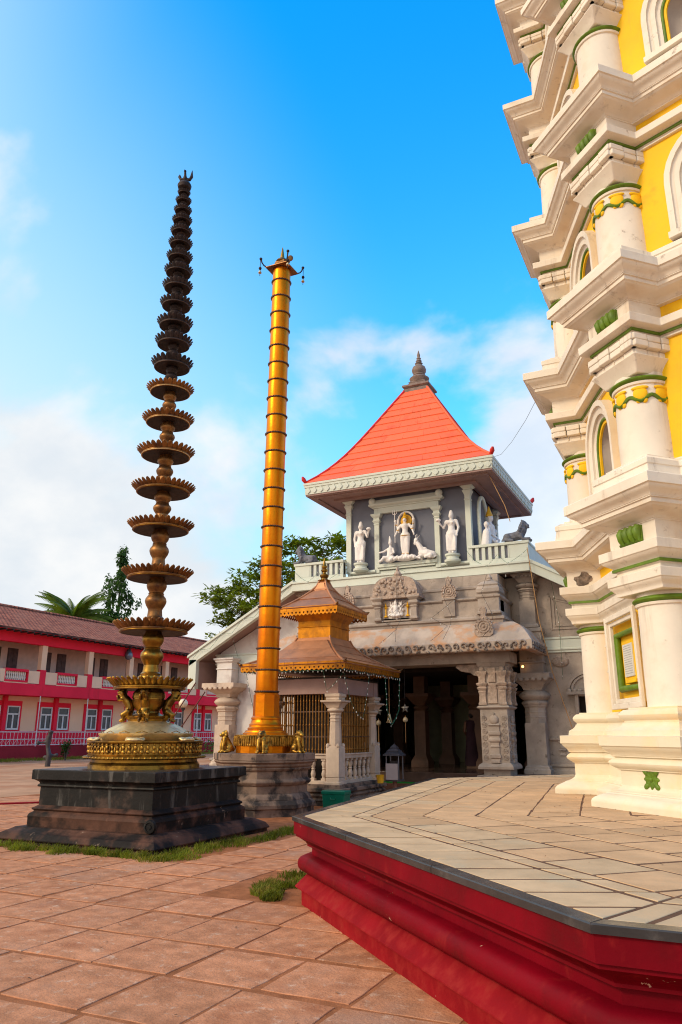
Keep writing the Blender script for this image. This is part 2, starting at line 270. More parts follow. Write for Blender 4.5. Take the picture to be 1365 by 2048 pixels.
class MB:
    def __init__(s): s.v = []; s.f = []
    def add(s, vs, fs):
        o = len(s.v); s.v += [tuple(v) for v in vs]; s.f += [tuple(i + o for i in f) for f in fs]; return s
    def box(s, x0, x1, y0, y1, z0, z1):
        vs = [(x, y, z) for z in (z0, z1) for y in (y0, y1) for x in (x0, x1)]
        return s.add(vs, [(0, 2, 3, 1), (4, 5, 7, 6), (0, 1, 5, 4), (2, 6, 7, 3), (0, 4, 6, 2), (1, 3, 7, 5)])
    def sweep(s, poly, prof, cap=True, close=False):
        """prof = [(outward offset, z)], rings round poly"""
        n = len(poly); vs = []; fs = []
        for d, z in prof: vs += [(x, y, z) for x, y in (offset_poly(poly, d) if abs(d) > 1e-9 else poly)]
        m = len(prof)
        for k in range(m - 1):
            for i in range(n):
                j = (i + 1) % n; fs.append((k * n + i, k * n + j, (k + 1) * n + j, (k + 1) * n + i))
        if close:
            for i in range(n):
                j = (i + 1) % n; fs.append(((m - 1) * n + i, (m - 1) * n + j, j, i))
        elif cap:
            fs.append(tuple(range(n - 1, -1, -1))); fs.append(tuple((m - 1) * n + i for i in range(n)))
        return s.add(vs, fs)
    def prism(s, poly, z0, z1): return s.sweep(poly, [(0, z0), (0, z1)])
    def lathe(s, prof, n=24, cx=0, cy=0, a0=0.0, cap=True):
        vs = []; fs = []; m = len(prof)
        for r, z in prof: vs += [(cx + r * cos(a0 + 2 * pi * i / n), cy + r * sin(a0 + 2 * pi * i / n), z) for i in range(n)]
        for k in range(m - 1):
            for i in range(n):
                j = (i + 1) % n; fs.append((k * n + i, k * n + j, (k + 1) * n + j, (k + 1) * n + i))
        if cap: fs.append(tuple(range(n - 1, -1, -1))); fs.append(tuple((m - 1) * n + i for i in range(n)))
        return s.add(vs, fs)
    def tube(s, pts, rad, n=8):
        pts = [Vector(p) for p in pts]
        if not isinstance(rad, (list, tuple)): rad = [rad] * len(pts)
        vs = []; fs = []; u = None
        for k, p in enumerate(pts):
            t = (pts[min(k + 1, len(pts) - 1)] - pts[max(k - 1, 0)]).normalized()
            if u is None:
                u = t.orthogonal().normalized()
            else:
                u = (u - t * u.dot(t)); u = u.normalized() if u.length > 1e-6 else t.orthogonal().normalized()
            w = t.cross(u)
            vs += [tuple(p + (u * cos(2 * pi * i / n) + w * sin(2 * pi * i / n)) * rad[k]) for i in range(n)]
        for k in range(len(pts) - 1):
            for i in range(n):
                j = (i + 1) % n; fs.append((k * n + i, k * n + j, (k + 1) * n + j, (k + 1) * n + i))
        fs.append(tuple(range(n - 1, -1, -1))); fs.append(tuple((len(pts) - 1) * n + i for i in range(n)))
        return s.add(vs, fs)
    def ell(s, c, r, nu=12, nv=8, rot=None):
        if isinstance(r, (int, float)): r = (r, r, r)
        vs = []; fs = []; c = Vector(c)
        M = Euler(rot).to_matrix() if rot else None
        def P(x, y, z):
            v = Vector((x * r[0], y * r[1], z * r[2]))
            if M: v = M @ v
            return tuple(c + v)
        vs.append(P(0, 0, -1))
        for k in range(1, nv):
            a = -pi / 2 + pi * k / nv
            vs += [P(cos(a) * cos(2 * pi * i / nu), cos(a) * sin(2 * pi * i / nu), sin(a)) for i in range(nu)]
        vs.append(P(0, 0, 1)); top = len(vs) - 1
        for i in range(nu):
            j = (i + 1) % nu
            fs.append((0, 1 + j, 1 + i)); fs.append((top, top - nu + i, top - nu + j))
            for k in range(nv - 2): fs.append((1 + k * nu + i, 1 + k * nu + j, 1 + (k + 1) * nu + j, 1 + (k + 1) * nu + i))
        return s.add(vs, fs)
    def limb(s, pts, rad, n=10):
        """a chain of rounded bones"""
        s.tube(pts, rad, n)
        for p, r in zip(pts, rad): s.ell(p, r, n, 6)
        return s
    def slab_xz(s, poly, y0, y1):
        """polygon in x,z (any winding) given thickness along y"""
        n = len(poly); vs = [(x, y0, z) for x, z in poly] + [(x, y1, z) for x, z in poly]
        fs = [tuple(range(n)), tuple(range(2 * n - 1, n - 1, -1))] + [(i, n + i, n + (i + 1) % n, (i + 1) % n) for i in range(n)]
        return s.add(vs, fs)
    def xf(s, M, start=0):
        s.v[start:] = [tuple(M @ Vector(v)) for v in s.v[start:]]; return s
    def mesh(s, name, mt, smooth=30):
        me = bpy.data.meshes.new(name); me.from_pydata(s.v, [], s.f); me.validate()
        import bmesh
        bm = bmesh.new(); bm.from_mesh(me); bmesh.ops.recalc_face_normals(bm, faces=bm.faces); bm.to_mesh(me); bm.free()
        if smooth:
            me.polygons.foreach_set('use_smooth', [True] * len(me.polygons))
            try: me.set_sharp_from_angle(angle=radians(smooth))
            except Exception: pass
        me.materials.append(MATS[mt]); return me
    def build(s, name, mt, parent=None, smooth=30, bevel=0, remesh=0, loc=None, rot=None, scale=None, label=None, kind=None):
        o = bpy.data.objects.new(name, s.mesh(name, mt, smooth)); return place(o, parent, bevel, remesh, loc, rot, scale, label, kind)
def place(o, parent=None, bevel=0, remesh=0, loc=None, rot=None, scale=None, label=None, kind=None):
    COL.objects.link(o)
    if parent: o.parent = parent
    if loc: o.location = loc
    if rot: o.rotation_euler = rot
    if scale: o.scale = scale if isinstance(scale, (tuple, list)) else (scale,) * 3
    if bevel:
        b = o.modifiers.new('edge', 'BEVEL'); b.width = bevel; b.segments = 2; b.limit_method = 'ANGLE'; b.angle_limit = radians(40)
    if remesh:
        r = o.modifiers.new('skin', 'REMESH'); r.mode = 'VOXEL'; r.voxel_size = remesh; r.use_smooth_shade = True
        q = o.modifiers.new('soft', 'SMOOTH'); q.factor = 0.5; q.iterations = 2
    if label: o['label'] = label
    if kind: o['kind'] = kind
    return o
def inst(name, me, parent, loc=(0, 0, 0), rot=(0, 0, 0), scale=None):
    o = bpy.data.objects.new(name, me); return place(o, parent, loc=loc, rot=rot, scale=scale)
def thing(name, label, cat, loc=(0, 0, 0), rot=(0, 0, 0), group=None):
    o = bpy.data.objects.new(name, None); COL.objects.link(o); o.empty_display_size = 0.2
    o.location = loc; o.rotation_euler = rot; o['label'] = label; o['category'] = cat
    if group: o['group'] = group
    return o
def tag(o, label, cat, group=None):
    o['label'] = label; o['category'] = cat
    if group: o['group'] = group
    return o
def copy_tree(o, parent=None):
    c = o.copy(); COL.objects.link(c); c.parent = parent
    for ch in list(o.children): copy_tree(ch, c)
    return c
def clip_poly(poly, p, nrm):
    """keep the side of the line through p where (q-p).nrm >= 0"""
    out = []
    for i in range(len(poly)):
        a, b = poly[i], poly[(i + 1) % len(poly)]
        da = (a[0] - p[0]) * nrm[0] + (a[1] - p[1]) * nrm[1]; db = (b[0] - p[0]) * nrm[0] + (b[1] - p[1]) * nrm[1]
        if da >= 0: out.append(a)
        if da * db < 0:
            t = da / (da - db); out.append((a[0] + (b[0] - a[0]) * t, a[1] + (b[1] - a[1]) * t))
    return out
def area(poly): return 0.5 * sum(poly[i][0] * poly[(i + 1) % len(poly)][1] - poly[(i + 1) % len(poly)][0] * poly[i][1] for i in range(len(poly)))
# ------------------------------------------------------------------ ground and paving
g = MB(); g.add([(-400, -60, -0.03), (400, -60, -0.03), (400, 500, -0.03), (-400, 500, -0.03)], [(0, 1, 2, 3)])
go = g.build('ground', 'sandy_ground', smooth=0); go['kind'] = 'structure'
PLAT = [(-0.6, 3.81), (4.86, 3.81), (8.2, 7.13), (9.1, 14.08), (5.9, 18.0), (-1.7, 18.0), (-4.87, 14.08), (-3.94, 7.13)]
TC = (2.13, 12.0)      # tower centre
pv = MB(); pv.box(-17, 4, 0.5, 17.0, -0.09, -0.0045)
pave = pv.build('pavement', 'laterite_soil', smooth=0); pave['kind'] = 'structure'
def in_poly(x, y, poly, m=0):
    for i in range(len(poly)):
        a, b = poly[i], poly[(i + 1) % len(poly)]
        if (b[0] - a[0]) * (y - a[1]) - (b[1] - a[1]) * (x - a[0]) < m: return False
    return True
rs = random.Random(3)
ix0 = -17; xs = [-3.62 + 0.695 * k for k in range(-19, 7)]
ys = [4.76 + 0.78 * k for k in range(-5, 16)]
for j in range(len(ys) - 1):
    sh = rs.uniform(-0.05, 0.05); y0, y1 = ys[j], ys[j + 1]
    for i in range(len(xs) - 1):
        x0, x1 = xs[i] + sh, xs[i + 1] + sh; cx_, cy_ = (x0 + x1) / 2, (y0 + y1) / 2
        if -10.75 < cx_ < -6.35 and cy_ > 8.35: continue
        if cx_ >= -6.35 and cy_ > 13.2: continue
        if cx_ < -10.7 and cy_ > 15.5: continue
        if in_poly(cx_, cy_, PLAT, 1.5): continue
        if -4.9 < cx_ < -3.9 and 6.9 < cy_ < 8.6: continue
        jt = [rs.uniform(0.010, 0.022), rs.uniform(0.018, 0.042), rs.uniform(0.010, 0.022), rs.uniform(0.018, 0.042)]; w = lambda a=0.016: rs.uniform(-a, a)
        q = [(x0 + jt[0] + w(), y0 + jt[1] + w()), (x1 - jt[2] + w(), y0 + jt[1] + w()), (x1 - jt[2] + w(), y1 - jt[3] + w()), (x0 + jt[0] + w(), y1 - jt[3] + w())]
        # rough split edges
        poly = []
        for a in range(4):
            p, r = q[a], q[(a + 1) % 4]
            poly.append(p)
            for t in (0.28, 0.55, 0.8): poly.append((p[0] + (r[0] - p[0]) * t + w(0.008), p[1] + (r[1] - p[1]) * t + w(0.008)))
        z = rs.uniform(-0.001, 0.003); tx, ty = rs.uniform(-0.0015, 0.0015), rs.uniform(-0.0015, 0.0015)
        b = MB(); b.sweep(poly, [(0.0, -0.05), (0.0, z - 0.003), (-0.004, z)])
        b.v = [(X, Y, Z + (tx * (X - cx_) + ty * (Y - cy_) if Z > -0.04 else 0)) for X, Y, Z in b.v]
        b.build('paving_stone', 'laterite_stone', pave, smooth=0)

def grass(name, spots, seed, label, h=(0.03, 0.12)):
    """spots: (x, y, radius, count); tufts of narrow blades"""
    r = random.Random(seed); b = MB()
    for X, Y, R, n in spots:
        for _ in range(n):
            a, d = r.uniform(0, 2 * pi), R * sqrt(r.random()); x, y = X + d * cos(a), Y + d * sin(a)
            hh = r.uniform(*h) * (1.15 - 0.6 * d / R); t = r.uniform(0, 2 * pi); w = 0.006; le = r.uniform(0.02, 0.09)
            dx, dy = cos(t) * w, sin(t) * w; bx, by = -sin(t) * le * r.choice((-1, 1)), cos(t) * le
            b.add([(x - dx, y - dy, -0.02), (x + dx, y + dy, -0.02), (x + bx * .4 + dx * .7, y + by * .4 + dy * .7, hh * .65), (x + bx * .4 - dx * .7, y + by * .4 - dy * .7, hh * .65), (x + bx, y + by, hh)], [(0, 1, 2, 3), (3, 2, 4)])
    o = b.build(name, 'grass_blade', smooth=0); o['kind'] = 'stuff'; tag(o, label, 'grass'); return o
sp = []
for k in range(46): sp.append((-10.9 + 0.094 * k + rs.uniform(-.05, .05), 8.70 + rs.uniform(-0.17, 0.14), rs.uniform(.08, .18), rs.randint(20, 150)))
for k in range(36): sp.append((-6.80 + rs.uniform(-0.16, 0.26), 8.65 + 0.105 * k, rs.uniform(.08, .2), rs.randint(15, 130)))
for k in range(16): sp.append((-6.4 + rs.uniform(-0.3, 0.3), 12.4 + rs.uniform(-.6, .9), 0.25, 120))
grass('grass', sp, 1, 'short green grass growing round the foot of the black stepped plinth')
grass('grass', [(-4.42, 7.45, 0.17, 420), (-4.25, 7.25, 0.12, 260), (-4.55, 7.75, 0.2, 380), (-4.35, 7.95, 0.14, 200), (-4.62, 8.4, 0.2, 200)], 2, 'small dry grass tuft at the corner of the red platform', (0.05, 0.12))
fg = []
for k in range(150): fg.append((-38.2 + rs.uniform(-1.1, 1.1), 27 + 0.24 * k + rs.uniform(-.1, .1), 0.7, 90))
grass('grass', fg, 3, 'green lawn strip before the long red building', (0.08, 0.22))
# soil showing between the stones and the plinth
sb = MB(); sb.sweep([(-10.9, 8.2), (-6.1, 8.2), (-5.2, 13.4), (-6.2, 15.5), (-10.9, 13.4)], [(0, -0.08), (0, -0.012)])
so = sb.build('soil', 'laterite_soil', smooth=0); so['kind'] = 'structure'
ke = MB(); ke.box(-.10, .10, -1.9, 1.9, -.04, .03); ke = ke.build('path_edge', 'red_dusty', loc=(-15.2, 13.7, 0), rot=(0, 0, radians(-38)), bevel=.01); ke['kind'] = 'structure'

lt = MB(); rl0 = random.Random(31)
for k in range(260):
    on = k % 3 == 0; x, y = (rl0.uniform(-3.2, 1.0), rl0.uniform(4.6, 11.5)) if on else (rl0.uniform(-9.5, -1.2), rl0.uniform(3.6, 8.4))
    if on and not in_poly(x, y, PLAT, 2.0): continue
    if not on and in_poly(x, y, PLAT, -0.4): continue
    z0 = .806 if on else .006; s = rl0.uniform(.006, .02); a = rl0.uniform(0, 6.28); c, d = cos(a) * s, sin(a) * s
    lt.add([(x - c, y - d, z0), (x + d * .5, y - c * .5, z0 + .004), (x + c, y + d, z0 + s * .3), (x - d * .5, y + c * .5, z0 + .006)], [(0, 1, 2, 3)])
lt = lt.build('litter', 'dry_leaf', smooth=0); lt['kind'] = 'stuff'; tag(lt, 'scattered dry leaf bits and grit on the paving', 'litter')

# ------------------------------------------------------------------ red octagonal platform
pf = thing('platform', 'low red moulded octagonal platform paved with buff stone under the yellow tower', 'platform', (*TC, 0))
PL = [(x - TC[0], y - TC[1]) for x, y in PLAT]
b = MB(); b.sweep(PL, [(-.085, -0.05), (-.08, 0.15), (-.02, 0.155), (-.02, 0.165), (-.12, 0.262), (-.14, 0.275), (-.17, 0.28), (-.17, 0.30)], cap=False); b.build('plinth_course', 'red_dusty', pf)
b = MB(); b.sweep(PL, [(-.17, .288), (-.10, .292), (-.07, .305), (-.048, .33), (-.04, .367), (-.048, .404), (-.07, .43), (-.10, .443), (-.17, .446)], cap=False); b.build('torus_moulding', 'red_paint', pf)
b = MB(); b.sweep(PL, [(-.175, .44), (-.175, .52), (-.13, .524), (-.13, .54), (-.11, .565), (-.045, .605), (-.02, .615), (-.02, .635), (0, .64), (0, .757), (-.06, .758)], cap=False); b.build('fascia', 'red_paint', pf)
b = MB(); b.sweep(PL, [(-.06, .759), (-.06, .7965)]); b.build('mortar_bed', 'joint_mortar', pf, smooth=0)
# black coping slabs, mitred at the corners
inner = offset_poly(PL, -0.085); outer = offset_poly(PL, 0.018)
for i in range(8):
    j = (i + 1) % 8; L = hypot(PL[j][0] - PL[i][0], PL[j][1] - PL[i][1]); n = max(1, round(L / 1.5))
    for k in range(n):
        t0, t1 = k / n + (0.0008 if k else 0), (k + 1) / n - (0.0008 if k < n - 1 else 0)
        lp = lambda A, B, t: (A[0] + (B[0] - A[0]) * t, A[1] + (B[1] - A[1]) * t)
        q = [lp(outer[i], outer[j], t0), lp(outer[i], outer[j], t1), lp(inner[i], inner[j], t1), lp(inner[i], inner[j], t0)]
        s = MB(); s.sweep(q, [(0, .7595), (0, .795), (-.006, .801)]); s.build('coping_slab', 'black_coping', pf)
# buff paving laid in wedges parallel to each side
rs = random.Random(11)
for i in (6, 7, 0, 5):          # the sides in view
    j = (i + 1) % 8; A, B = PL[i], PL[j]; L = hypot(B[0] - A[0], B[1] - A[1])
    u = ((B[0] - A[0]) / L, (B[1] - A[1]) / L); nn = (-u[1], u[0])
    rows = [(0.088, .56, .38, 'g'), (.56, .73, .38, 'g')] + [(.73 + .50 * k, 1.23 + .50 * k, .52, 'b') for k in range(7)]
    def mitre(v, w):      # inward bisector at a corner
        p, q, r = PL[(v - 1) % 8], PL[v], PL[(v + 1) % 8]
        a = Vector((p[0] - q[0], p[1] - q[1])).normalized() + Vector((r[0] - q[0], r[1] - q[1])).normalized(); return a.normalized()
    mA, mB = mitre(i, 0), mitre(j, 0)
    for (d0, d1, pitch, kind) in rows:
        off = rs.choice((.1, .1, .1, .4)) if kind == 'b' else 0.2; k0 = int(-6 / pitch)
        for k in range(k0, int((L + 6) / pitch)):
            s0, s1 = k * pitch + off, (k + 1) * pitch + off; e = 0.012; w = lambda: rs.uniform(-0.007, 0.007)
            sk = 0.35 if kind == 'g' else 0.0
            es, e = (0.020, 0.018) if i != 6 else (0.020, 0.010)
            pts = [(s0 + es + sk * d0 + w(), d0 + (e if d0 > .1 else .008) + w()), (s1 - es + sk * d0 + w(), d0 + (e if d0 > .1 else .008) + w()), (s1 - es + sk * d1 + w(), d1 - e + w()), (s0 + es + sk * d1 + w(), d1 - e + w())]
            poly = [(A[0] + u[0] * s + nn[0] * d, A[1] + u[1] * s + nn[1] * d) for s, d in pts]
            nA = (-mA.y, mA.x); nA = nA if (u[0] * nA[0] + u[1] * nA[1]) > 0 else (-nA[0], -nA[1])
            nB = (-mB.y, mB.x); nB = nB if (u[0] * nB[0] + u[1] * nB[1]) < 0 else (-nB[0], -nB[1])
            poly = clip_poly(poly, (A[0] + nA[0] * .013, A[1] + nA[1] * .013), nA); poly = clip_poly(poly, (B[0] + nB[0] * .013, B[1] + nB[1] * .013), nB) if len(poly) > 2 else []
            if len(poly) < 3 or area(poly) < 0.012: continue
            if hypot(sum(p[0] for p in poly) / len(poly), sum(p[1] for p in poly) / len(poly)) < 3.1: continue
            c0 = (sum(p[0] for p in poly) / len(poly), sum(p[1] for p in poly) / len(poly))
            if i == 5 and c0[0] > 0.5: continue
            z = .8 + rs.uniform(-.0015, .0015)
            s = MB(); s.sweep(poly, [(0, .79), (0, z - .002), (-.003, z)])
            s.build('paving_slab', 'platform_stone_grey' if kind == 'g' or (d0 < 1 and rs.random() < .25) else 'platform_stone', pf, smooth=0)

# ------------------------------------------------------------------ yellow and white lamp tower
tw = thing('temple_tower', 'tall octagonal tower of yellow walls, white columns, cornices and green trim', 'tower', (*TC, 0))
RHO, BW, W0 = 4.25, 0.74, 3.71
S22, C22 = sin(pi / 8), cos(pi / 8)
def outline(inset):
    out = []; r, bw, W = RHO - inset, BW - inset, W0 - inset; uw = (W - bw * S22) / C22
    for k in range(8):
        a = k * pi / 4; ca, sa = cos(a), sin(a)
        for uu, v in ((uw, -bw), (r, -bw), (r, bw), (uw, bw)): out.append((uu * ca - v * sa, uu * sa + v * ca))
    return out
def band(prof, name, mt, cap=True, parent=tw):
    b = MB(); n = 32; vs = []; fs = []
    for ins, z in prof: vs += [(x, y, z) for x, y in outline(ins)]
    for k in range(len(prof) - 1):
        for i in range(n):
            j = (i + 1) % n; fs.append((k * n + i, k * n + j, (k + 1) * n + j, (k + 1) * n + i))
    if cap: fs += [tuple(range(n - 1, -1, -1)), tuple((len(prof) - 1) * n + i for i in range(n))]
    b.add(vs, fs); return b.build(name, mt, parent, smooth=28, bevel=0.006)
def arc(p0, p1, kind, n=4):
    """moulding curve between two (inset,z) points: 'ovolo' bulges out, 'cove' in, 'cyma' S"""
    out = []
    for k in range(n + 1):
        t = k / n
        if kind == 'ovolo': x = 1 - (1 - t) ** 2 if p1[0] < p0[0] else t ** 2
        elif kind == 'cove': x = t ** 2 if p1[0] < p0[0] else 1 - (1 - t) ** 2
        else: x = t * t * (3 - 2 * t)
        out.append((p0[0] + (p1[0] - p0[0]) * x, p0[1] + (p1[1] - p0[1]) * t))
    return out
def torus(ins, z0, z1, bulge, n=6):
    return [(ins - bulge * sin(pi * k / n), z0 + (z1 - z0) * k / n) for k in range(n + 1)]
AX, CR = RHO - .355 - .385, 0.335       # column axis distance and radius
VERTS = [k * pi / 4 for k in range(8)]
SEEN_V = [3, 4, 5, 6]                    # corners towards the camera carry the fine ornament
FACES = [157.5, 202.5, 247.5]
WALL = W0 - 0.40
octa = ngon(8, WALL / C22, a0=0)
# ground storey
band([(0, .80), (0.0, .85)] + arc((.0, .86), (.12, .95), 'ovolo') + [(.13, .96), (.17, .965)] + arc((.17, .97), (.245, 1.035), 'cove') + [(.25, 1.04), (.25, 1.20), (.225, 1.205), (.225, 1.22)]
     + torus(.215, 1.22, 1.335, .055) + [(.215, 1.34), (.19, 1.345), (.19, 1.357)] + arc((.185, 1.36), (.115, 1.455), 'cyma') + [(.10, 1.46), (.10, 1.564), (.205, 1.57), (.215, 1.63), (.225, 1.632)]
     + arc((.225, 1.635), (.30, 1.715), 'cove') + [(.315, 1.72), (.315, 1.735)] + torus(.315, 1.735, 1.855, .045) + [(.355, 1.86), (.355, 1.878)], 'base', 'cream_base')
def wall_core(z0, z1):
    b = MB(); b.prism(octa, z0, z1); return b.build('wall', 'yellow_plaster', tw, smooth=0)
def columns(z0, z1, ring0, collar):
    b = MB(); b.lathe([(CR * 1.0, z0), (CR * 1.0, z0 + (z1 - z0) * .3), (CR * .965, z1 - .06), (CR * .965, ring0 - .035), (CR * 1.03, ring0 - .03), (CR * 1.05, ring0), (CR * .98, ring0 + .004), (CR * .98, ring0 + .12)], 32)
    cm = b.mesh('column', 'cream_plaster')
    r = MB(); r.lathe([(CR * 1.0, ring0 + .0)] + [(CR * 1.0 + .045 * sin(pi * k / 8), ring0 + .075 * k / 8) for k in range(9)], 32); rm = r.mesh('column_ring', 'green_paint')
    lm = gm = None
    if collar:
        l = MB()
        for k in range(8):      # hanging gold leaves round the neck
            a = 2 * pi * k / 8; zt = ring0 - .06
            s = len(l.v)
            l.ell((0, 0, 0), (.085, .028, .095), 12, 8); l.ell((.0, .0, .075), (.105, .03, .03), 10, 6); l.ell((.045, 0, -.085), (.035, .022, .045), 8, 6); l.ell((-.03, 0, -.09), (.03, .022, .03), 8, 6)
            l.xf(Matrix.Translation((CR * .985 * cos(a), CR * .985 * sin(a), zt - .105)) @ Matrix.Rotation(a + pi / 2, 4, 'Z'), s)
        lm = l.mesh('leaf_collar', 'yellow_plaster', 60)
        w = MB()
        pts = []
        for k in range(97):
            a = 2 * pi * k / 96; pts.append((CR * 1.0 * cos(a), CR * 1.0 * sin(a), ring0 - .225 + .035 * cos(8 * a + pi)))
        w.tube(pts, .024, 6); gm = w.mesh('swag', 'green_paint', 60)
    for k in range(8):
        a = VERTS[k]; p = (AX * cos(a), AX * sin(a), 0)
        c = inst('column', cm, tw, p)
        inst('ring', rm, c)
        if collar and k in SEEN_V: inst('leaf_collar', lm, c); inst('swag', gm, c)
def entablature(zA, frz0, frz1, ztop, h=1.0, first=False):
    """zA capital top; frieze blocks frz0..frz1; cornice up to ztop"""
    up = [(.36, zA), (.36, zA + .02)]
    if first:
        up = [(.36, zA)] + [(.355, zA + .02)] + arc((.355, zA + .03), (.30, zA + .115), 'cyma') + [(.29, zA + .12), (.29, zA + .225), (.375, zA + .235), (.375, zA + .30)]
        z = zA + .30
    else: z = zA + .02; up += [(.375, z), (.375, z + .03)]; z += .03
    up += [(.36, z)] + arc((.355, z + .03), (.25, frz0 - .115 * h), 'cyma') + [(.238, frz0 - .11 * h), (.238, frz0), (.40, frz0 + .012)]
    band(up, 'architrave', 'cream_plaster')
    gz = z + .002
    g_ = MB(); n = 32      # thin green fillet
    o1, o2 = outline(.362), outline(.338)
    vs = [(x, y, gz) for x, y in o1] + [(x, y, gz) for x, y in o2] + [(x, y, gz + .034 * h) for x, y in o2] + [(x, y, gz + .034 * h) for x, y in o1]
    fs = [((k * n + i), (k * n + (i + 1) % n), (((k + 1) % 4) * n + (i + 1) % n), (((k + 1) % 4) * n + i)) for k in range(4) for i in range(n)]
    g_.add(vs, fs); g_.build('green_fillet', 'green_paint', tw, smooth=0)
    # frieze: a block over every column
    fb = MB(); bw, fr = BW - .345, RHO - .345
    fb.box(WALL * .98, fr, -bw, bw, frz0, frz1 + .02); fm = fb.mesh('frieze_block', 'cream_plaster')
    br = MB(); hh = frz1 - frz0 - .03
    for i in range(4):
        y = -.135 + .09 * i
        pts = [(fr + .02, y, frz1 - .02), (fr + .05, y, frz1 - .02 - hh * .25), (fr + .04, y, frz1 - .02 - hh * .55), (fr + .015, y, frz1 - .02 - hh * .8), (fr + .03, y, frz0 + .025)]
        br.tube(pts, [.045, .052, .045, .036, .046], 10)
    br.box(fr - .01, fr + .025, -.185, .185, frz0 + .012, frz1 - .012)
    bm_ = br.mesh('scroll_bracket', 'green_paint', 60)
    for k in range(8):
        o = inst('frieze_block', fm, tw, rot=(0, 0, VERTS[k]))
        if k in SEEN_V: inst('scroll_bracket', bm_, o)
    t = ztop
    h0 = frz1
    co = [(.40, h0)] + [(.335, h0 + .005), (.335, h0 + .02 * h)] + arc((.325, h0 + .022 * h), (.14, t - .30 * h), 'cyma', 5) + [(.125, t - .297 * h), (.125, t - .245 * h), (.105, t - .243 * h), (.105, t - .232 * h)]
    co += arc((.10, t - .23 * h), (.0, t - .125 * h), 'cyma', 5) + [(-.02, t - .121 * h), (-.02, t - .008), (-.012, t), (.10, t + .012), (.30, t + .05)]
    band(co, 'cornice', 'cream_plaster')
def arch_pts(w, z0, zs, n=14):
    return [(-w, z0)] + [(-w * cos(pi * k / n), zs + w * 1.08 * sin(pi * k / n)) for k in range(n + 1)] + [(w, z0)]
def arch_band(mb, w0, w1, z0, zs, d0, d1):
    """raised band between two arches; d = depth out of the wall at outer and inner edge"""
    a, c = arch_pts(w0, z0, zs), arch_pts(w1, z0, zs); n = len(a)
    vs = [(0, x, z) for x, z in a] + [(d0, x, z) for x, z in a] + [(d1, x, z) for x, z in c] + [(-.02, x, z) for x, z in c]
    fs = [(k * n + i, k * n + i + 1, (k + 1) * n + i + 1, (k + 1) * n + i) for k in range(3) for i in range(n - 1)]
    mb.add(vs, fs)
def windows(z0, z1):
    H = z1 - z0; w = .63; zs = z1 - w * 1.08
    f1 = MB(); arch_band(f1, .63, .555, z0, zs, .14, .14); arch_band(f1, .555, .51, z0, zs, .11, .09); arch_band(f1, .51, .45, z0, zs, .105, .095); arch_band(f1, .45, .40, z0, zs, .06, .04)
    f1.box(0, .17, -.65, .65, z0 - .05, z0 + .035)
    fm = f1.mesh('window_surround', 'cream_plaster', 35)
    gr = MB(); ap = arch_pts(.385, z0 + .03, zs); gr.tube([(.02, x, z) for x, z in ap], .022, 8); gm = gr.mesh('green_bead', 'green_paint', 60)
    yb = MB(); arch_band(yb, .37, .33, z0 + .02, zs, .015, .01); ym = yb.mesh('reveal', 'yellow_plaster', 35)
    bk = MB(); a = arch_pts(.34, z0, zs); n = len(a)
    # hollow half-round niche behind the arch
    vs = []; rows = 7
    for r_ in range(rows):
        t = r_ / (rows - 1); dpt = -.30 * sin(t * pi / 2); sc_ = cos(t * pi / 2 * .93)
        vs += [(dpt + .012, x * sc_, (z0 + (z - z0) * (1 if z <= zs else 1)) if z <= zs else zs + (z - zs) * (sc_ * .5 + .5)) for x, z in a]
    fs = [(k * n + i, k * n + i + 1, (k + 1) * n + i + 1, (k + 1) * n + i) for k in range(rows - 1) for i in range(n - 1)]
    bk.add(vs, fs); bm_ = bk.mesh('niche', 'niche_grey', 60)
    for d in FACES:
        a = radians(d); p = (WALL * cos(a), WALL * sin(a), 0)
        o = inst('window', fm, tw, p, (0, 0, a)); inst('green_bead', gm, o); inst('reveal', ym, o); inst('niche', bm_, o)
def wall_with_niches(z0, z1, n0, n1):
    """octagonal wall whose seen faces have arched holes for the niches"""
    b = MB(); zs = n1 - .63 * 1.08; n = 8
    hp = arch_pts(.365, n0, zs)
    for k in range(8):
        a0 = k * pi / 4 ; am = a0 + pi / 8; hw = WALL * S22 / C22
        M = Matrix.Translation((WALL * cos(am), WALL * sin(am), 0)) @ Matrix.Rotation(am, 4, 'Z')
        s = len(b.v)
        if any(abs(math.degrees(am) - d) < 1 for d in FACES):
            m = len(hp)
            vs = [(0, x, z) for x, z in hp] + [(0, -hw, z0), (0, hw, z0), (0, hw, z1), (0, -hw, z1), (0, -.365, z0), (0, .365, z0), (0, 0, z1)]
            L, R_, RT, LT, BL, BR, TM = range(m, m + 7); mid = m // 2
            fs = [(L, BL, 0, 1, LT), (BR, R_, RT, m - 2, m - 1), (BL, BR, m - 1, 0)]
            fs += [(LT, i, i + 1) for i in range(1, mid)] + [(LT, mid, TM)] + [(TM, mid, RT)] + [(RT, i, i + 1) for i in range(mid, m - 2)]
            b.add(vs, fs)
        else: b.add([(0, -hw, z0), (0, hw, z0), (0, hw, z1), (0, -hw, z1)], [(0, 1, 2, 3)])
        b.xf(M, s)
    return b.build('wall', 'yellow_plaster', tw, smooth=0)
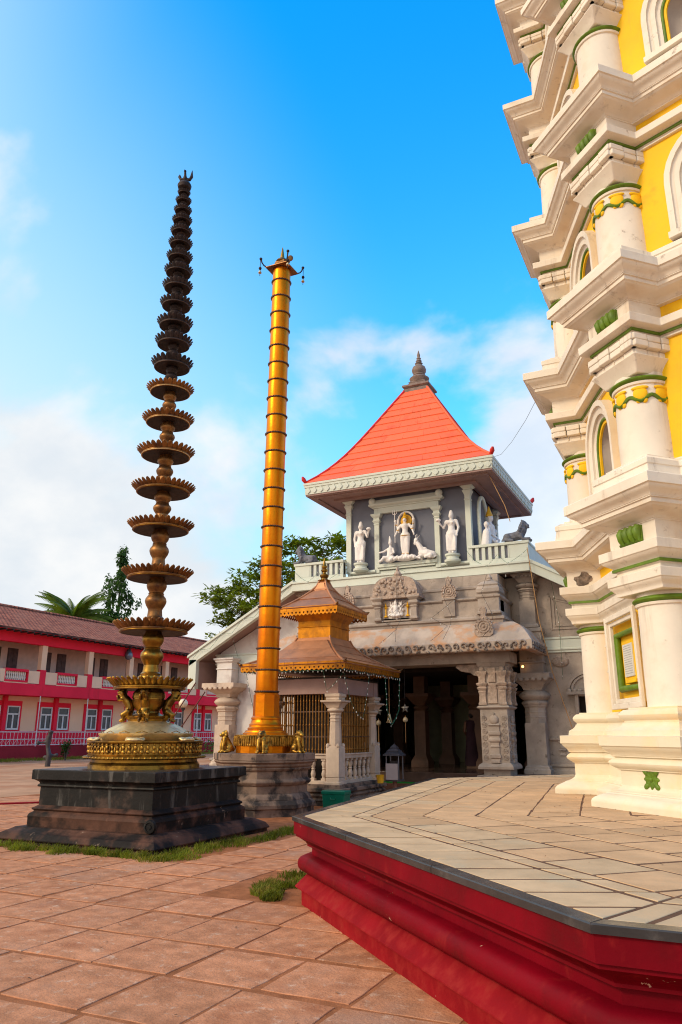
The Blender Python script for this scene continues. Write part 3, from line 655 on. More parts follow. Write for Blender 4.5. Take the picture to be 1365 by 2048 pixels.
def capitals(z0, z1):
    """square bracket capitals: three stepped rows of little blocks curling outwards"""
    b = MB(); H = z1 - z0
    base = rect(-.30, .30, -.30, .30)
    b.sweep(base, [(0, z0)] + [(.02 + .10 * (1 - cos(pi * t / 2)), z0 + H * .42 * t) for t in (.3, .6, 1)] + [(.06, z0 + H * .43), (.06, z1)])
    pr = H * .57 / 3
    for r_ in range(3):
        zz = z0 + H * .43 + pr * r_; half = .36 + .04 * (r_ > 0) + .012 * r_; nb = 4
        for sx, sy, ax in ((1, 0, 0), (-1, 0, 0), (0, 1, 1), (0, -1, 1)):
            for q in range(nb):
                c = -half + (q + .5) * 2 * half / nb; e = half / nb * .95; bul = (.034 if q % 2 else .022) if r_ == 1 else (.02 if q % 2 else .012)
                x0, x1 = (half - .08, half + bul) if (sx + sy) > 0 else (-half - bul, -half + .08)
                if ax == 0: b.box(x0, x1, c - e, c + e, zz, zz + pr * .95)
                else: b.box(c - e, c + e, x0, x1, zz, zz + pr * .95)
    m_ = b.mesh('capital', 'cream_plaster', 30)
    for k in range(8):
        o = bpy.data.objects.new('capital', m_); a = VERTS[k]
        place(o, tw, bevel=.012, loc=(AX * cos(a), AX * sin(a), 0), rot=(0, 0, a))

wall_core(1.5, 4.2)
columns(1.878, 3.15, 3.035, False)
entablature(3.15, 3.69, 3.926, 4.355, 1.0, True)
# leaf ornaments on the dado
lf = MB()
for k in range(8):
    a = 2 * pi * k / 8; lf.ell((0, .062 * cos(a), .068 * sin(a)), (.016, .06, .026), 10, 6, rot=(a, 0, 0))
lf.ell((.01, 0, 0), (.022, .028, .028), 10, 6); lf.box(-.01, .012, -.085, .085, -.075, .075)
for sy in (-1, 1):
    for sz in (-1, 1): lf.ell((.008, .08 * sy, .072 * sz), (.02, .045, .03), 8, 6, rot=(sy * sz * .7, 0, 0))
lfm = lf.mesh('leaf_ornament', 'green_paint', 60)
for k in SEEN_V:
    a = VERTS[k]; r_ = RHO - .25; inst('leaf_ornament', lfm, tw, (r_ * cos(a), r_ * sin(a), 1.12), (0, 0, a))
for d in (202.5, 247.5):
    a = radians(d); r_ = W0 - .25; inst('leaf_ornament', lfm, tw, (r_ * cos(a), r_ * sin(a), 1.12), (0, 0, a))
# framed inscription panels on the ground storey
for d in (202.5, 247.5):
    a = radians(d); M = Matrix.Translation((WALL * cos(a), WALL * sin(a), 0)) @ Matrix.Rotation(a, 4, 'Z') @ Matrix.Translation((0, .12, 0))
    def fr(name, mt, w0, w1, z0, z1, t, d0, par=tw, bv=.008):
        b = MB()
        b.box(d0, d0 + .05, -w0, -w0 + t, z0, z1); b.box(d0, d0 + .05, w0 - t, w0, z0, z1); b.box(d0, d0 + .05, -w0 + t, w0 - t, z0, z0 + t); b.box(d0, d0 + .05, -w0 + t, w0 - t, z1 - t, z1)
        b.xf(M); return b.build(name, mt, par, bevel=bv)
    f = fr('panel_frame', 'cream_plaster', .63, 0, 1.90, 3.13, .07, 0.10)
    fr('inner_frame', 'cream_plaster', .558, 0, 1.972, 3.058, .06, 0.06, f)
    b = MB(); w0, z0, z1 = .425, 2.16, 2.87
    b.tube([(.045, x, z) for x, z in ((-w0, z0), (w0, z0), (w0, z1), (-w0, z1), (-w0, z0))], .045, 10); b.xf(M); b.build('green_frame', 'green_paint', f, smooth=60)
    b = MB(); b.box(.0, .045, -.26, .26, 2.26, 2.76); b.box(.0, .062, -.20, .20, 2.22, 2.262); b.xf(M); b.build('plaque_border', 'yellow_plaster', f, bevel=.008)
    b = MB(); b.box(.04, .062, -.185, .185, 2.30, 2.72); b.xf(M); pq = b.build('inscription_tablet', 'inscription_marble', f, bevel=.006)
    b = MB(); r_ = random.Random(5)
    for ln in range(13):
        x = -.155; zz = 2.695 - .029 * ln
        while x < .15:
            wd = r_.uniform(.012, .045); b.box(.0625, .0628, x, min(x + wd, .158), zz - .008, zz); x += wd + .010
    b.xf(M); b.build('engraving', 'engraved_text', pq, smooth=0)
    # little leaf plaque beside the frame
    b = MB(); b.box(0, .05, -1.02, -.80, 2.42, 2.455); b.box(0, .05, -1.02, -.80, 2.78, 2.815); b.xf(M); lp_ = b.build('ledge', 'cream_plaster', f, bevel=.006)
    b = MB()
    for k in range(7):
        aa = 2 * pi * k / 7; b.ell((.02, -.91 + .055 * cos(aa), 2.62 + .075 * sin(aa)), (.03, .05, .04), 8, 6, rot=(aa, 0, 0))
    b.xf(M); b.build('leaf_boss', 'green_paint', lp_, smooth=60)
# damaged frieze block
b = MB(); r_ = random.Random(2); pts = []
for k in range(18):
    a = 2 * pi * k / 18; rr = .10 + r_.uniform(-.025, .03); pts.append((3.66 + rr * 1.15 * cos(a), 3.81 + rr * .95 * sin(a)))
b.slab_xz(pts, BW - .345 - .02, BW - .345 + .006); b.xf(Matrix.Rotation(pi, 4, 'Z')); b.build('broken_patch', 'broken_plaster', tw, smooth=0)
# upper storeys
TOPS = [4.355, 7.165, 9.95, 12.528, 15.0, 17.3]
for s_ in range(5):
    zb, zt = TOPS[s_], TOPS[s_ + 1]; h = (zt - zb) / 2.81
    Z = lambda d: zb + d * h
    band([(.20, zb + .02), (.235, zb + .06), (.26, Z(.21)), (.245, Z(.215)), (.245, Z(.285)), (.26, Z(.29)), (.32, Z(.335)), (.37, Z(.345)), (.37, Z(.375))], 'column_base', 'cream_plaster')
    wall_with_niches(zb + .05, zt - .2, Z(.40), Z(1.84))
    columns(Z(.37), Z(1.5), Z(1.385), s_ < 2)
    windows(Z(.40), Z(1.84))
    capitals(Z(1.47), Z(1.93))
    entablature(Z(1.93), Z(2.155), Z(2.385), zt, h)
# dome on top, above the picture
b = MB(); b.lathe([(3.4, 17.34), (3.4, 17.7), (3.2, 17.75)] + [(3.2 * cos(a * pi / 20), 17.75 + 3.0 * sin(a * pi / 20)) for a in range(1, 10)] + [(.35, 20.75), (.45, 21.0), (.2, 21.3), (.25, 21.6), (.02, 22.3)], 48)
b.build('dome', 'cream_plaster', tw)
# ------------------------------------------------------------------ black stepped plinth and brass lamp
LX, LY = -8.65, 10.5
pl = thing('stone_plinth', 'square black stepped stone plinth carrying the tiered brass lamp', 'plinth', (LX, LY, 0))
sq = rect(-1.5, 1.5, -1.5, 1.5)
b = MB(); b.sweep(sq, [(.0, -.05), (.0, .045), (.03, .05), (.03, .07), (-.02, .14), (-.07, .165), (-.14, .20), (-.16, .215)]); b.build('step', 'worn_plinth', pl, bevel=.008)
q = rect(-1.22, 1.22, -1.22, 1.22)
b = MB(); b.sweep(q, [(0, .212), (0, .33), (.005, .36), (-.01, .40), (-.05, .425), (-.06, .44), (-.035, .455), (-.03, .475), (-.07, .50), (-.10, .52)], cap=True); b.build('base_moulding', 'worn_plinth', pl, bevel=.006)
b = MB(); b.sweep(q, [(-.105, .515), (-.105, .79)]); b.build('die', 'black_plinth', pl)
b = MB(); b.sweep(q, [(-.10, .785), (-.075, .79), (-.065, .805), (-.075, .825), (-.095, .835), (-.08, .865), (-.03, .895), (.0, .90), (.0, 1.035), (-.008, 1.045)]); b.build('cap', 'black_plinth', pl, bevel=.006)
b = MB(); b.sweep(q, [(-.012, 1.04), (-.012, 1.049)]); b.build('top_slab', 'plinth_top', pl, smooth=0)
# rolled stone end that stands out at the near corner of the moulding
b = MB(); b.lathe([(.005, -.03), (.085, -.03), (.10, 0), (.085, .03), (.06, .032), (.06, .02), (.03, .02), (.03, .034), (.005, .034)], 20); b.build('corner_scroll', 'black_plinth', pl, loc=(1.20, -1.24, .315), rot=(radians(90), 0, radians(10)))

lamp = thing('oil_lamp_tower', 'tall tiered brass oil lamp with petalled dishes tapering to a bird finial', 'lamp tower', (LX, LY, 1.05))
b = MB(); b.lathe([(.90, 0), (.90, .06), (.86, .10), (.86, .14), (.93, .15), (.985, .165), (.985, .185), (.93, .20)], 64); b.build('base_drum', 'brass', lamp)
b = MB()
for k in range(72): a = 2 * pi * k / 72; b.ell((.965 * cos(a), .965 * sin(a), .175), (.035, .03, .022), 8, 5, rot=(0, .3, a))
b.build('petal_row', 'brass', lamp, smooth=60)
b = MB(); b.lathe([(.915, .19), (.925, .22), (.905, .225), (.905, .385), (.93, .39), (.95, .41), (.95, .425), (.80, .435), (.6, .44)], 64); b.build('frieze_drum', 'brass', lamp)
b = MB()
for k in range(60):
    a = 2 * pi * k / 60; c, s = cos(a), sin(a)
    b.ell((.915 * c, .915 * s, .262), (.016, .030, .03), 8, 5, rot=(0, 0, a)); b.ell((.918 * c, .918 * s, .33), (.018, .024, .035), 8, 5, rot=(0, 0, a))
    b.ell((.925 * c, .925 * s, .378), (.016, .018, .014), 6, 4, rot=(0, 0, a))
for k in range(60):
    a = 2 * pi * (k + .5) / 60; b.ell((.912 * cos(a), .912 * sin(a), .292), (.012, .013, .05), 6, 5, rot=(0, 0, a))
b.build('frieze_carving', 'gold_ornament', lamp, smooth=60)
for k in range(6):       # curled leaf lamps standing on the rim
    a = radians(-62 + 60 * k)
    b = MB(); b.ell((0, 0, .0), (.10, .16, .035), 14, 8); b.ell((.05, 0, .015), (.06, .13, .035), 12, 6); b.ell((-.03, .1, .012), (.05, .06, .03), 10, 6); b.ell((-.03, -.1, .012), (.05, .06, .03), 10, 6)
    b.build('rim_lobe', 'brass_pale', lamp, smooth=60, remesh=.012, loc=(.86 * cos(a), .86 * sin(a), .445), rot=(0, .15, a))
b = MB(); b.lathe([(.66, .43), (.70, .44), (.74, .48), (.775, .53), (.78, .545), (.74, .55), (.70, .565), (.62, .62), (.50, .68), (.38, .72), (.30, .74)], 64); b.build('lotus_dome', 'brass_pale', lamp)
b = MB()
for k in range(16):
    a = 2 * pi * (k + .5) / 16; b.tube([(.735 * cos(a + t * .13), .735 * sin(a + t * .13), .553 + .03 * (1 - abs(t))) for t in (-1, -.5, 0, .5, 1)], .006, 5)
b.build('dome_petals', 'brass', lamp, smooth=60)
# squat pot between the lions
oc = ngon(16, .2)
b = MB(); b.lathe([(.31, .73), (.32, .77), (.29, .79), (.31, .82), (.25, .84), (.20, .87), (.19, .90), (.24, .98), (.27, 1.06), (.275, 1.09), (.265, 1.095), (.265, 1.115), (.28, 1.12), (.265, 1.20), (.22, 1.26), (.17, 1.29), (.18, 1.34)], 16); b.build('pot', 'brass', lamp, smooth=20)
def rearing_lion():
    b = MB()
    b.limb([(.26, 0, .04), (.33, .0, .12), (.28, 0, .22), (.33, 0, .33)], [.055, .075, .085, .085])        # haunch to chest
    b.limb([(.33, 0, .33), (.42, 0, .42), (.45, 0, .49)], [.085, .075, .06])
    b.ell((.44, 0, .50), (.075, .065, .065)); b.ell((.50, 0, .485), (.045, .04, .04)); b.ell((.42, .045, .555), .022, 8, 6); b.ell((.42, -.045, .555), .022, 8, 6)
    for s in (-1, 1):
        b.limb([(.40, .05 * s, .38), (.50, .06 * s, .36), (.52, .06 * s, .42)], [.035, .028, .028], 8)
        b.limb([(.30, .06 * s, .16), (.40, .07 * s, .10), (.38, .07 * s, .02), (.43, .07 * s, .0)], [.055, .045, .033, .03], 8)
    for k in range(9): a = 2 * pi * k / 9; b.ell((.40 + .02 * cos(a), .075 * cos(a), .475 + .075 * sin(a)), .028, 8, 6)
    b.limb([(.25, 0, .1), (.2, 0, .2), (.24, 0, .32), (.2, 0, .38)], [.02, .018, .018, .025], 8)
    b.limb([(.43, 0, .54), (.41, 0, .585)], [.04, .03], 8)
    return b
rl = rearing_lion()
me = rl.mesh('lion_support', 'brass', 60)
for k in range(4):
    o = bpy.data.objects.new('lion_support', me); place(o, lamp, remesh=.014, scale=(.88, .85, .95), loc=(.06 * cos(radians(25.6 + 4) + k * pi / 2), .06 * sin(radians(25.6 + 4) + k * pi / 2), .745), rot=(0, 0, radians(29) + k * pi / 2))
DISC = [(2.453, .71), (3.409, .69), (4.343, .623), (5.22, .589), (5.935, .57), (6.642, .527), (7.298, .482), (7.918, .445), (8.468, .397), (8.943, .361), (9.349, .349), (9.784, .322), (10.181, .30),
        (10.525, .287), (10.851, .263), (11.169, .244), (11.454, .225), (11.719, .206), (11.961, .186), (12.194, .166), (12.39, .135)]
def disc_mesh(N, mt, deep):
    """unit dish: flat underside, rolled lip and a crown of petals that flare out and up"""
    b = MB(); d = deep
    b.lathe([(.80, -.20 * d - .14), (.845, -.18 * d - .11), (.84, -.14 * d - .09), (.78, -.12 * d - .07), (.80, -.06), (.86, -.02), (.70, .03), (.30, .10), (.14, .14)], 72, cap=False)
    for k in range(N):
        a = 2 * pi * k / N; hw = pi / N * .96
        rows = [(.79, -.30 * d * .7 - .02, .75), (.85, -.10 * d - .06, 1.0), (.93, -.02, .98), (.985, .03 + .03 * d, .62), (1.0, .06 + .05 * d, .08)]
        vs = []
        for r, z, w in rows:
            for t, bu in ((-1, 0), (-.5, .028), (0, .04), (.5, .028), (1, 0)):
                vs.append(((r + bu * (w > .3)) * cos(a + hw * t * w), (r + bu * (w > .3)) * sin(a + hw * t * w), z))
        fs = [(i * 5 + j, i * 5 + j + 1, (i + 1) * 5 + j + 1, (i + 1) * 5 + j) for i in range(4) for j in range(4)]
        b.add(vs, fs)
    return b.mesh('dish', mt, 50)
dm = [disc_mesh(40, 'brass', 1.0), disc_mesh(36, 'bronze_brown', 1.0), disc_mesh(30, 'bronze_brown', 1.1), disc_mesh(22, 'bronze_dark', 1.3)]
rimm = []; sootm = []
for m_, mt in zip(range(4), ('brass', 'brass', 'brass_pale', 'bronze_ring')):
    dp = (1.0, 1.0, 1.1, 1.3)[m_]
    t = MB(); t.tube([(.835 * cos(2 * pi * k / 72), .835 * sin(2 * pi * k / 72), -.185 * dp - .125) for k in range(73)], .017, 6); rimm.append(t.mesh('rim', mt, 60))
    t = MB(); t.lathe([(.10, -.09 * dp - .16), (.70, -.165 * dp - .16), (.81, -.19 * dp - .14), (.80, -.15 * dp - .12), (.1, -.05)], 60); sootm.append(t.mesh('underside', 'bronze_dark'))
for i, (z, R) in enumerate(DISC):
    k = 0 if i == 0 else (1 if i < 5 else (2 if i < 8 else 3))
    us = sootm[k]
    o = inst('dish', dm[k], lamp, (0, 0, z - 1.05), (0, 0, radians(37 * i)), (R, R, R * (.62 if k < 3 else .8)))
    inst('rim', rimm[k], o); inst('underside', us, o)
    z1 = DISC[i + 1][0] if i + 1 < len(DISC) else 12.50
    R1 = DISC[i + 1][1] if i + 1 < len(DISC) else .1
    h = z1 - z; r = (R + R1) / 2 * (.265 if i < 9 else .36); zb = z - 1.05 + .06 * R; zt = z1 - 1.05 - .22 * R1; H = zt - zb
    st = MB()
    prof = [(1.5, 0), (1.45, .04), (1.15, .07), (1.2, .10), (.98, .14), (.92, .22), (.88, .29), (.98, .33), (1.22, .40), (1.36, .47), (1.38, .50), (1.3, .56), (1.05, .62), (.95, .655), (1.02, .67), (.92, .69), (.95, .72), (1.18, .78), (1.30, .85), (1.25, .93), (1.0, 1.0), (.9, 1.1)]
    st.lathe([(r * .78 * a, zb + H * t) for a, t in prof], 24)
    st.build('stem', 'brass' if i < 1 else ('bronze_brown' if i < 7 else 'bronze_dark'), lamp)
b = MB(); b.lathe([(.08, 11.40), (.13, 11.44), (.145, 11.50), (.12, 11.56), (.07, 11.60), (.05, 11.62)], 20); fb = b.build('finial_bulb', 'bronze_dark', lamp)
b = MB()       # bird with raised wings
b.ell((0, 0, 11.70), (.04, .045, .08)); b.limb([(0, 0, 11.74), (0, -.02, 11.82)], [.03, .025], 8); b.ell((0, -.03, 11.845), (.028, .035, .03)); b.ell((0, -.07, 11.84), (.01, .03, .012), 6, 4)
for s, hgt in ((-1, 11.83), (1, 11.93)):
    b.limb([(0, 0, 11.68), (.09 * s, .03, 11.68), (.125 * s, .04, 11.76), (.13 * s, .05, hgt)], [.03, .035, .036, .008], 8)
b.limb([(.02, 0, 11.63), (.10, -.02, 11.66)], [.015, .012], 6)
b.xf(Matrix.Rotation(radians(25), 4, 'Z')); b.build('bird', 'bronze_dark', fb, smooth=60, remesh=.009)

# ------------------------------------------------------------------ flag pole and its octagonal pedestal
PX, PY = -8.80, 14.58
pd = thing('octagonal_pedestal', 'moulded octagonal stone pedestal under the golden flagpole', 'pedestal', (PX, PY, 0))
oc = ngon(8, .90 / C22, a0=pi / 8)
b = MB(); b.sweep(oc, [(.09, -.05), (.09, .14), (.12, .15), (.12, .22), (.06, .29), (.04, .30), (.045, .31), (.0, .40), (-.03, .42)]); b.build('foot_course', 'weathered_stone', pd, bevel=.008)
b = MB(); b.sweep(oc, [(-.045, .415), (-.045, .575), (-.02, .58), (0, .60)] + [(.0 + .03 * sin(pi * k / 6), .60 + .09 * k / 6) for k in range(7)] + [(-.02, .70), (-.03, .715), (-.03, .86), (.0, .865)]); b.build('shaft_course', 'weathered_stone', pd, bevel=.006)
b = MB(); b.sweep(oc, [(.0, .862), (.03, .90), (.02, .92), (.05, .945), (.06, .97), (.055, .985), (.09, 1.02), (.10, 1.025), (.10, 1.05), (.085, 1.055), (.085, 1.06), (.105, 1.065), (.105, 1.185), (.095, 1.195)]); b.build('cap_course', 'weathered_stone', pd, bevel=.008)

fp = thing('flagpole', 'tall golden ringed temple flagpole with a small canopy and hanging bells', 'flagpole', (PX, PY, 1.195), (0, radians(.62), 0))
Zp = lambda z: z - 1.195
b = MB(); b.lathe([(.62, 0), (.62, .33), (.55, .36), (.42, .37)], 16); b.build('base_drum', 'gilded_sheet', fp, smooth=15)
b = MB(); b.lathe([(.655, .15), (.66, .17), (.65, .19), (.65, .34), (.665, .35), (.665, .365), (.60, .37)], 16)
for k in range(72):
    a = 2 * pi * k / 72; rr = .655; b.tube([(rr * cos(a), rr * sin(a), .34), (rr * cos(a), rr * sin(a), .20), (rr * cos(a), rr * sin(a), .14)], [.014, .022, .008], 6)
b.build('petal_band', 'gold_ornament', fp, smooth=40)
b = MB(); b.lathe([(.48, .37), (.48, .40), (.44, .42), (.43, .45), (.38, .47), (.385, .50), (.35, .53), (.345, .56), (.36, .575), (.33, .60), (.31, .64), (.30, .68), (.315, .69), (.315, .72), (.29, .745), (.27, .76)], 24); b.build('stepped_base', 'gilded_sheet', fp)
b = MB(); b.lathe([(.285, .75), (.285, 1.20), (.24, 1.21)], 8, a0=pi / 8); b.build('octagonal_collar', 'gilded_sheet', fp, smooth=0)
b = MB(); b.lathe([(.262, 1.19), (.265, 1.23), (.248, 1.25)], 40); b.build('collar_ring', 'gilded_sheet', fp)
RINGS = [2.46 + (12.64 - 2.46) * k / 22 for k in range(23)]
seg0 = 1.24
rm_ = MB(); rm_.tube([(cos(2 * pi * k / 48) * 1.045, sin(2 * pi * k / 48) * 1.045, 0) for k in range(49)], .075, 8)
for k in range(40): a = 2 * pi * k / 40; rm_.ell((1.12 * cos(a), 1.12 * sin(a), .05), .05, 6, 4)
ringm = rm_.mesh('ring', 'bronze_ring', 60)
for i, z in enumerate(RINGS + [13.0]):
    z0 = seg0 if i == 0 else Zp(RINGS[i - 1]); z1 = Zp(z); r0 = .243 - .0017 * z0; r1 = .243 - .0017 * z1
    b = MB(); b.lathe([(r0, z0 + .003), (r0 + .004, z0 + .03), (r1 + .004, z1 - .03), (r1, z1 - .003)], 40); b.build('shaft_sleeve', 'gilded_sheet', fp)
    if i < 23: inst('ring', ringm, fp, (0, 0, z1), scale=(r1, r1, r1))
zc_ = Zp(13.03)
b = MB(); b.sweep(rect(-.31, .31, -.31, .31), [(-.02, zc_ - .02), (.0, zc_ - .02), (.0, zc_), (-.09, zc_ + .04), (-.14, zc_ + .09), (-.17, zc_ + .15), (-.18, zc_ + .21)]); cp = b.build('canopy', 'bronze_brown', fp)
b = MB(); b.lathe([(.14, zc_ + .20), (.17, zc_ + .23), (.15, zc_ + .27), (.10, zc_ + .31), (.06, zc_ + .35), (.045, zc_ + .45), (.02, zc_ + .62), (.004, zc_ + .68)], 20); b.build('finial', 'brass', cp)
for k in range(4):
    a = pi / 4 + k * pi / 2; c, s = cos(a), sin(a); R = .42
    b = MB(); b.tube([(R * c, R * s, zc_), ((R + .06) * c, (R + .06) * s, zc_ + .03), ((R + .11) * c, (R + .11) * s, zc_ + .10), ((R + .13) * c, (R + .13) * s, zc_ + .18)], [.018, .016, .018, .022], 8)
    b.ell(((R + .14) * c, (R + .14) * s, zc_ + .20), (.04, .04, .035)); ar = b.build('canopy_arm', 'bronze_dark', fp, smooth=60)
    b = MB(); b.tube([((R + .15) * c, (R + .15) * s, zc_ + .22), ((R + .15) * c, (R + .15) * s, zc_ - .30)], .008, 6)
    b.ell(((R + .15) * c, (R + .15) * s, zc_ - .08), (.04, .04, .045), 10, 6); b.build('hanging_chain', 'bronze_dark', ar, smooth=60)
    b = MB(); b.lathe([(.004, -.02), (.012, .0), (.03, -.03), (.045, -.075), (.04, -.08), (.01, -.07)], 14); b.xf(Matrix.Translation(((R + .15) * c, (R + .15) * s, zc_ - .14))); b.build('bell', 'brass_pale', ar)
# flat leaf-shaped plate beside the finial
b = MB(); b.tube([(.10, .12, zc_ + .18), (.13, .16, zc_ + .34)], .02, 6); b.ell((.14, .17, zc_ + .42), (.075, .03, .09), 12, 8, rot=(0, 0, .4)); b.build('leaf_plate', 'bronze_brown', cp, smooth=60)

def seated_lion():
    b = MB()
    b.limb([(0, .07, .10), (0, .02, .20), (0, -.035, .29)], [.085, .08, .075])
    b.ell((0, -.05, .375), (.066, .072, .065)); b.ell((0, -.115, .352), (.042, .045, .036)); b.ell((0, -.14, .335), (.03, .025, .018), 8, 6)
    for s in (-1, 1):
        b.ell((.05 * s, -.03, .435), (.02, .015, .026), 8, 6); b.limb([(.05 * s, -.06, .26), (.055 * s, -.095, .13), (.055 * s, -.10, .03), (.055 * s, -.14, .018)], [.045, .034, .026, .026], 8)
        b.ell((.075 * s, .05, .09), (.05, .085, .08)); b.limb([(.09 * s, .03, .04), (.095 * s, -.06, .022)], [.035, .027], 8)
    for k in range(9):
        a = 2 * pi * k / 9; b.ell((.068 * cos(a), -.025, .345 + .07 * sin(a)), (.03, .04, .03), 8, 6)
    b.limb([(0, .15, .03), (.03, .19, .10), (0, .17, .2)], [.018, .016, .02], 8)
    return b
slm = seated_lion().mesh('lion_body', 'gold_ornament', 60)
for a, lab in ((-112.5, 'golden seated lion at the left corner of the flagpole pedestal'), (-67.5 + 3, 'golden seated lion at the front of the flagpole pedestal facing the viewer'), (-17.5, 'golden seated lion at the right corner of the flagpole pedestal'), (112.5, None)):
    if lab is None: continue
    aa = radians(a + 25.6 - 25.6); R = .80
    pos = {-112.5: (-9.47, 14.12), -64.5: (-8.42, 13.84), -17.5: (-7.98, 14.55)}[a]
    t = thing('lion_statue', lab, 'statue', (*pos, 1.197), (0, 0, {-112.5: radians(-35), -64.5: radians(18), -17.5: radians(75)}[a]), 'golden lions on the flagpole pedestal')
    o = bpy.data.objects.new('lion_body', slm); place(o, t, remesh=.011, scale=1.03)

# ------------------------------------------------------------------ kiosk shrine with copper roof
KX, KY = -9.0, 17.75
ks = thing('shrine_kiosk', 'small stone shrine with barred sides and a two-tier copper and gilt roof', 'kiosk', (KX, KY, 0))
HX, HY = 1.02, 1.22
kb = rect(-HX, HX, -HY, HY)
b = MB(); b.sweep(kb, [(.10, -.05), (.10, .09), (.13, .10), (.13, .12), (.06, .15), (.06, .17)] + [(.06 + .055 * sin(pi * k / 6), .17 + .10 * k / 6) for k in range(7)] + [(.06, .28), (.12, .29), (.14, .30), (.14, .37), (.13, .38)]); b.build('base', 'weathered_stone', ks, bevel=.008)
b = MB(); b.sweep(kb, [(.06, .378), (.06, .45), (.05, .46)]); b.build('floor_slab', 'weathered_stone', ks, bevel=.006)
def kiosk_column():
    b = MB(); s = .135
    b.sweep(rect(-s, s, -s, s), [(.06, .455), (.06, .51), (.035, .515), (.035, .60), (.0, .62)]); b.sweep(rect(-s, s, -s, s), [(.035, .615), (.035, 1.26), (.02, 1.30)])
    b.sweep(ngon(8, s / C22 * 1.0, a0=pi / 8), [(.0, 1.29), (-.005, 1.62), (-.02, 2.0)]); b.sweep(ngon(8, s / C22, a0=pi / 8), [(-.005, 1.93), (-.005, 1.96)]); b.sweep(ngon(8, s / C22, a0=pi / 8), [(-.005, 1.86), (-.005, 1.875)])
    b.lathe([(.12, 2.0), (.14, 2.03), (.135, 2.06), (.19, 2.10), (.20, 2.13), (.17, 2.16), (.15, 2.18)], 16)
    b.sweep(rect(-s, s, -s, s), [(.02, 2.17), (.05, 2.24), (.085, 2.28), (.085, 2.30)]); b.sweep(rect(-s, s, -s, s), [(.13, 2.30), (.14, 2.32), (.14, 2.345)])
    b.sweep(rect(-s, s, -s, s), [(.03, 2.345), (.045, 2.38), (.03, 2.40), (.06, 2.44), (.06, 2.50)])
    # small palmettes at the shoulders of the square base
    for sx in (-1, 1):
        for sy in (-1, 1): b.ell((sx * s, sy * s, 1.31), (.05, .05, .06), 8, 6)
    return b.mesh('column', 'kiosk_stone', 30)
km = kiosk_column(); CX, CY = .86, 1.06
for sx in (-1, 1):
    for sy in (-1, 1): o = bpy.data.objects.new('column', km); place(o, ks, bevel=.005, loc=(sx * CX, sy * CY, 0))
def kside(axis, sgn):
    """rail, balusters, bars and lintel between two columns"""
    if axis == 'x': L = CX - .15; fx = lambda t, d: (t, sgn * (CY + d))
    else: L = CY - .15; fx = lambda t, d: (sgn * (CX + d), t)
    def bar(mb, t0, t1, d0, d1, z0, z1):
        p, q_ = fx(t0, d0), fx(t1, d1); mb.box(min(p[0], q_[0]), max(p[0], q_[0]), min(p[1], q_[1]), max(p[1], q_[1]), z0, z1)
    b = MB(); bar(b, -L, L, -.09, .09, 1.02, 1.13); bar(b, -L, L, -.11, .115, 1.10, 1.132); b.build('rail', 'kiosk_stone', ks, bevel=.006)
    b = MB(); bar(b, -L, L, -.10, .10, .455, .53); b.build('baluster_foot', 'kiosk_stone', ks, bevel=.006)
    n = 5 if axis == 'x' else 7
    for k in range(n):
        t = -L + (k + .5) * 2 * L / n; x, y = fx(t, 0.01)
        m = MB(); m.box(-.055, .055, -.055, .055, .53, .58); m.lathe([(.05, .58), (.04, .60), (.055, .64), (.06, .68), (.045, .74), (.036, .77), (.05, .79), (.036, .81), (.045, .84), (.06, .89), (.055, .94), (.04, .97)], 12); m.box(-.055, .055, -.055, .055, .97, 1.022)
        m.build('baluster', 'kiosk_stone', ks, loc=(x, y, 0))
    n = 17 if axis == 'x' else 19
    bb = MB(); bb.lathe([(.016, 1.13), (.016, 2.52)], 8)
    for zz in (1.22, 1.78, 2.34): bb.lathe([(.012, zz - .03), (.024, zz - .012), (.024, zz + .012), (.012, zz + .03)], 8)
    bm_ = bb.mesh('bar', 'brass_bar', 40)
    for k in range(n):
        t = -L + (k + .5) * 2 * L / n; x, y = fx(t, 0.0); inst('bar', bm_, ks, (x, y, 0))
    b = MB()
    for zz in (1.50, 2.08): bar(b, -L, L, -.012, .012, zz, zz + .025)
    b.build('cross_bar', 'bronze_ring', ks)
    b = MB(); bar(b, -CX - .14 if axis == 'x' else -CY + .135, CX + .14 if axis == 'x' else CY - .135, -.12, .135, 2.50, 2.86); b.build('lintel', 'soffit_pink', ks, bevel=.006)
for ax in 'xy':
    for s in (-1, 1): kside(ax, s)
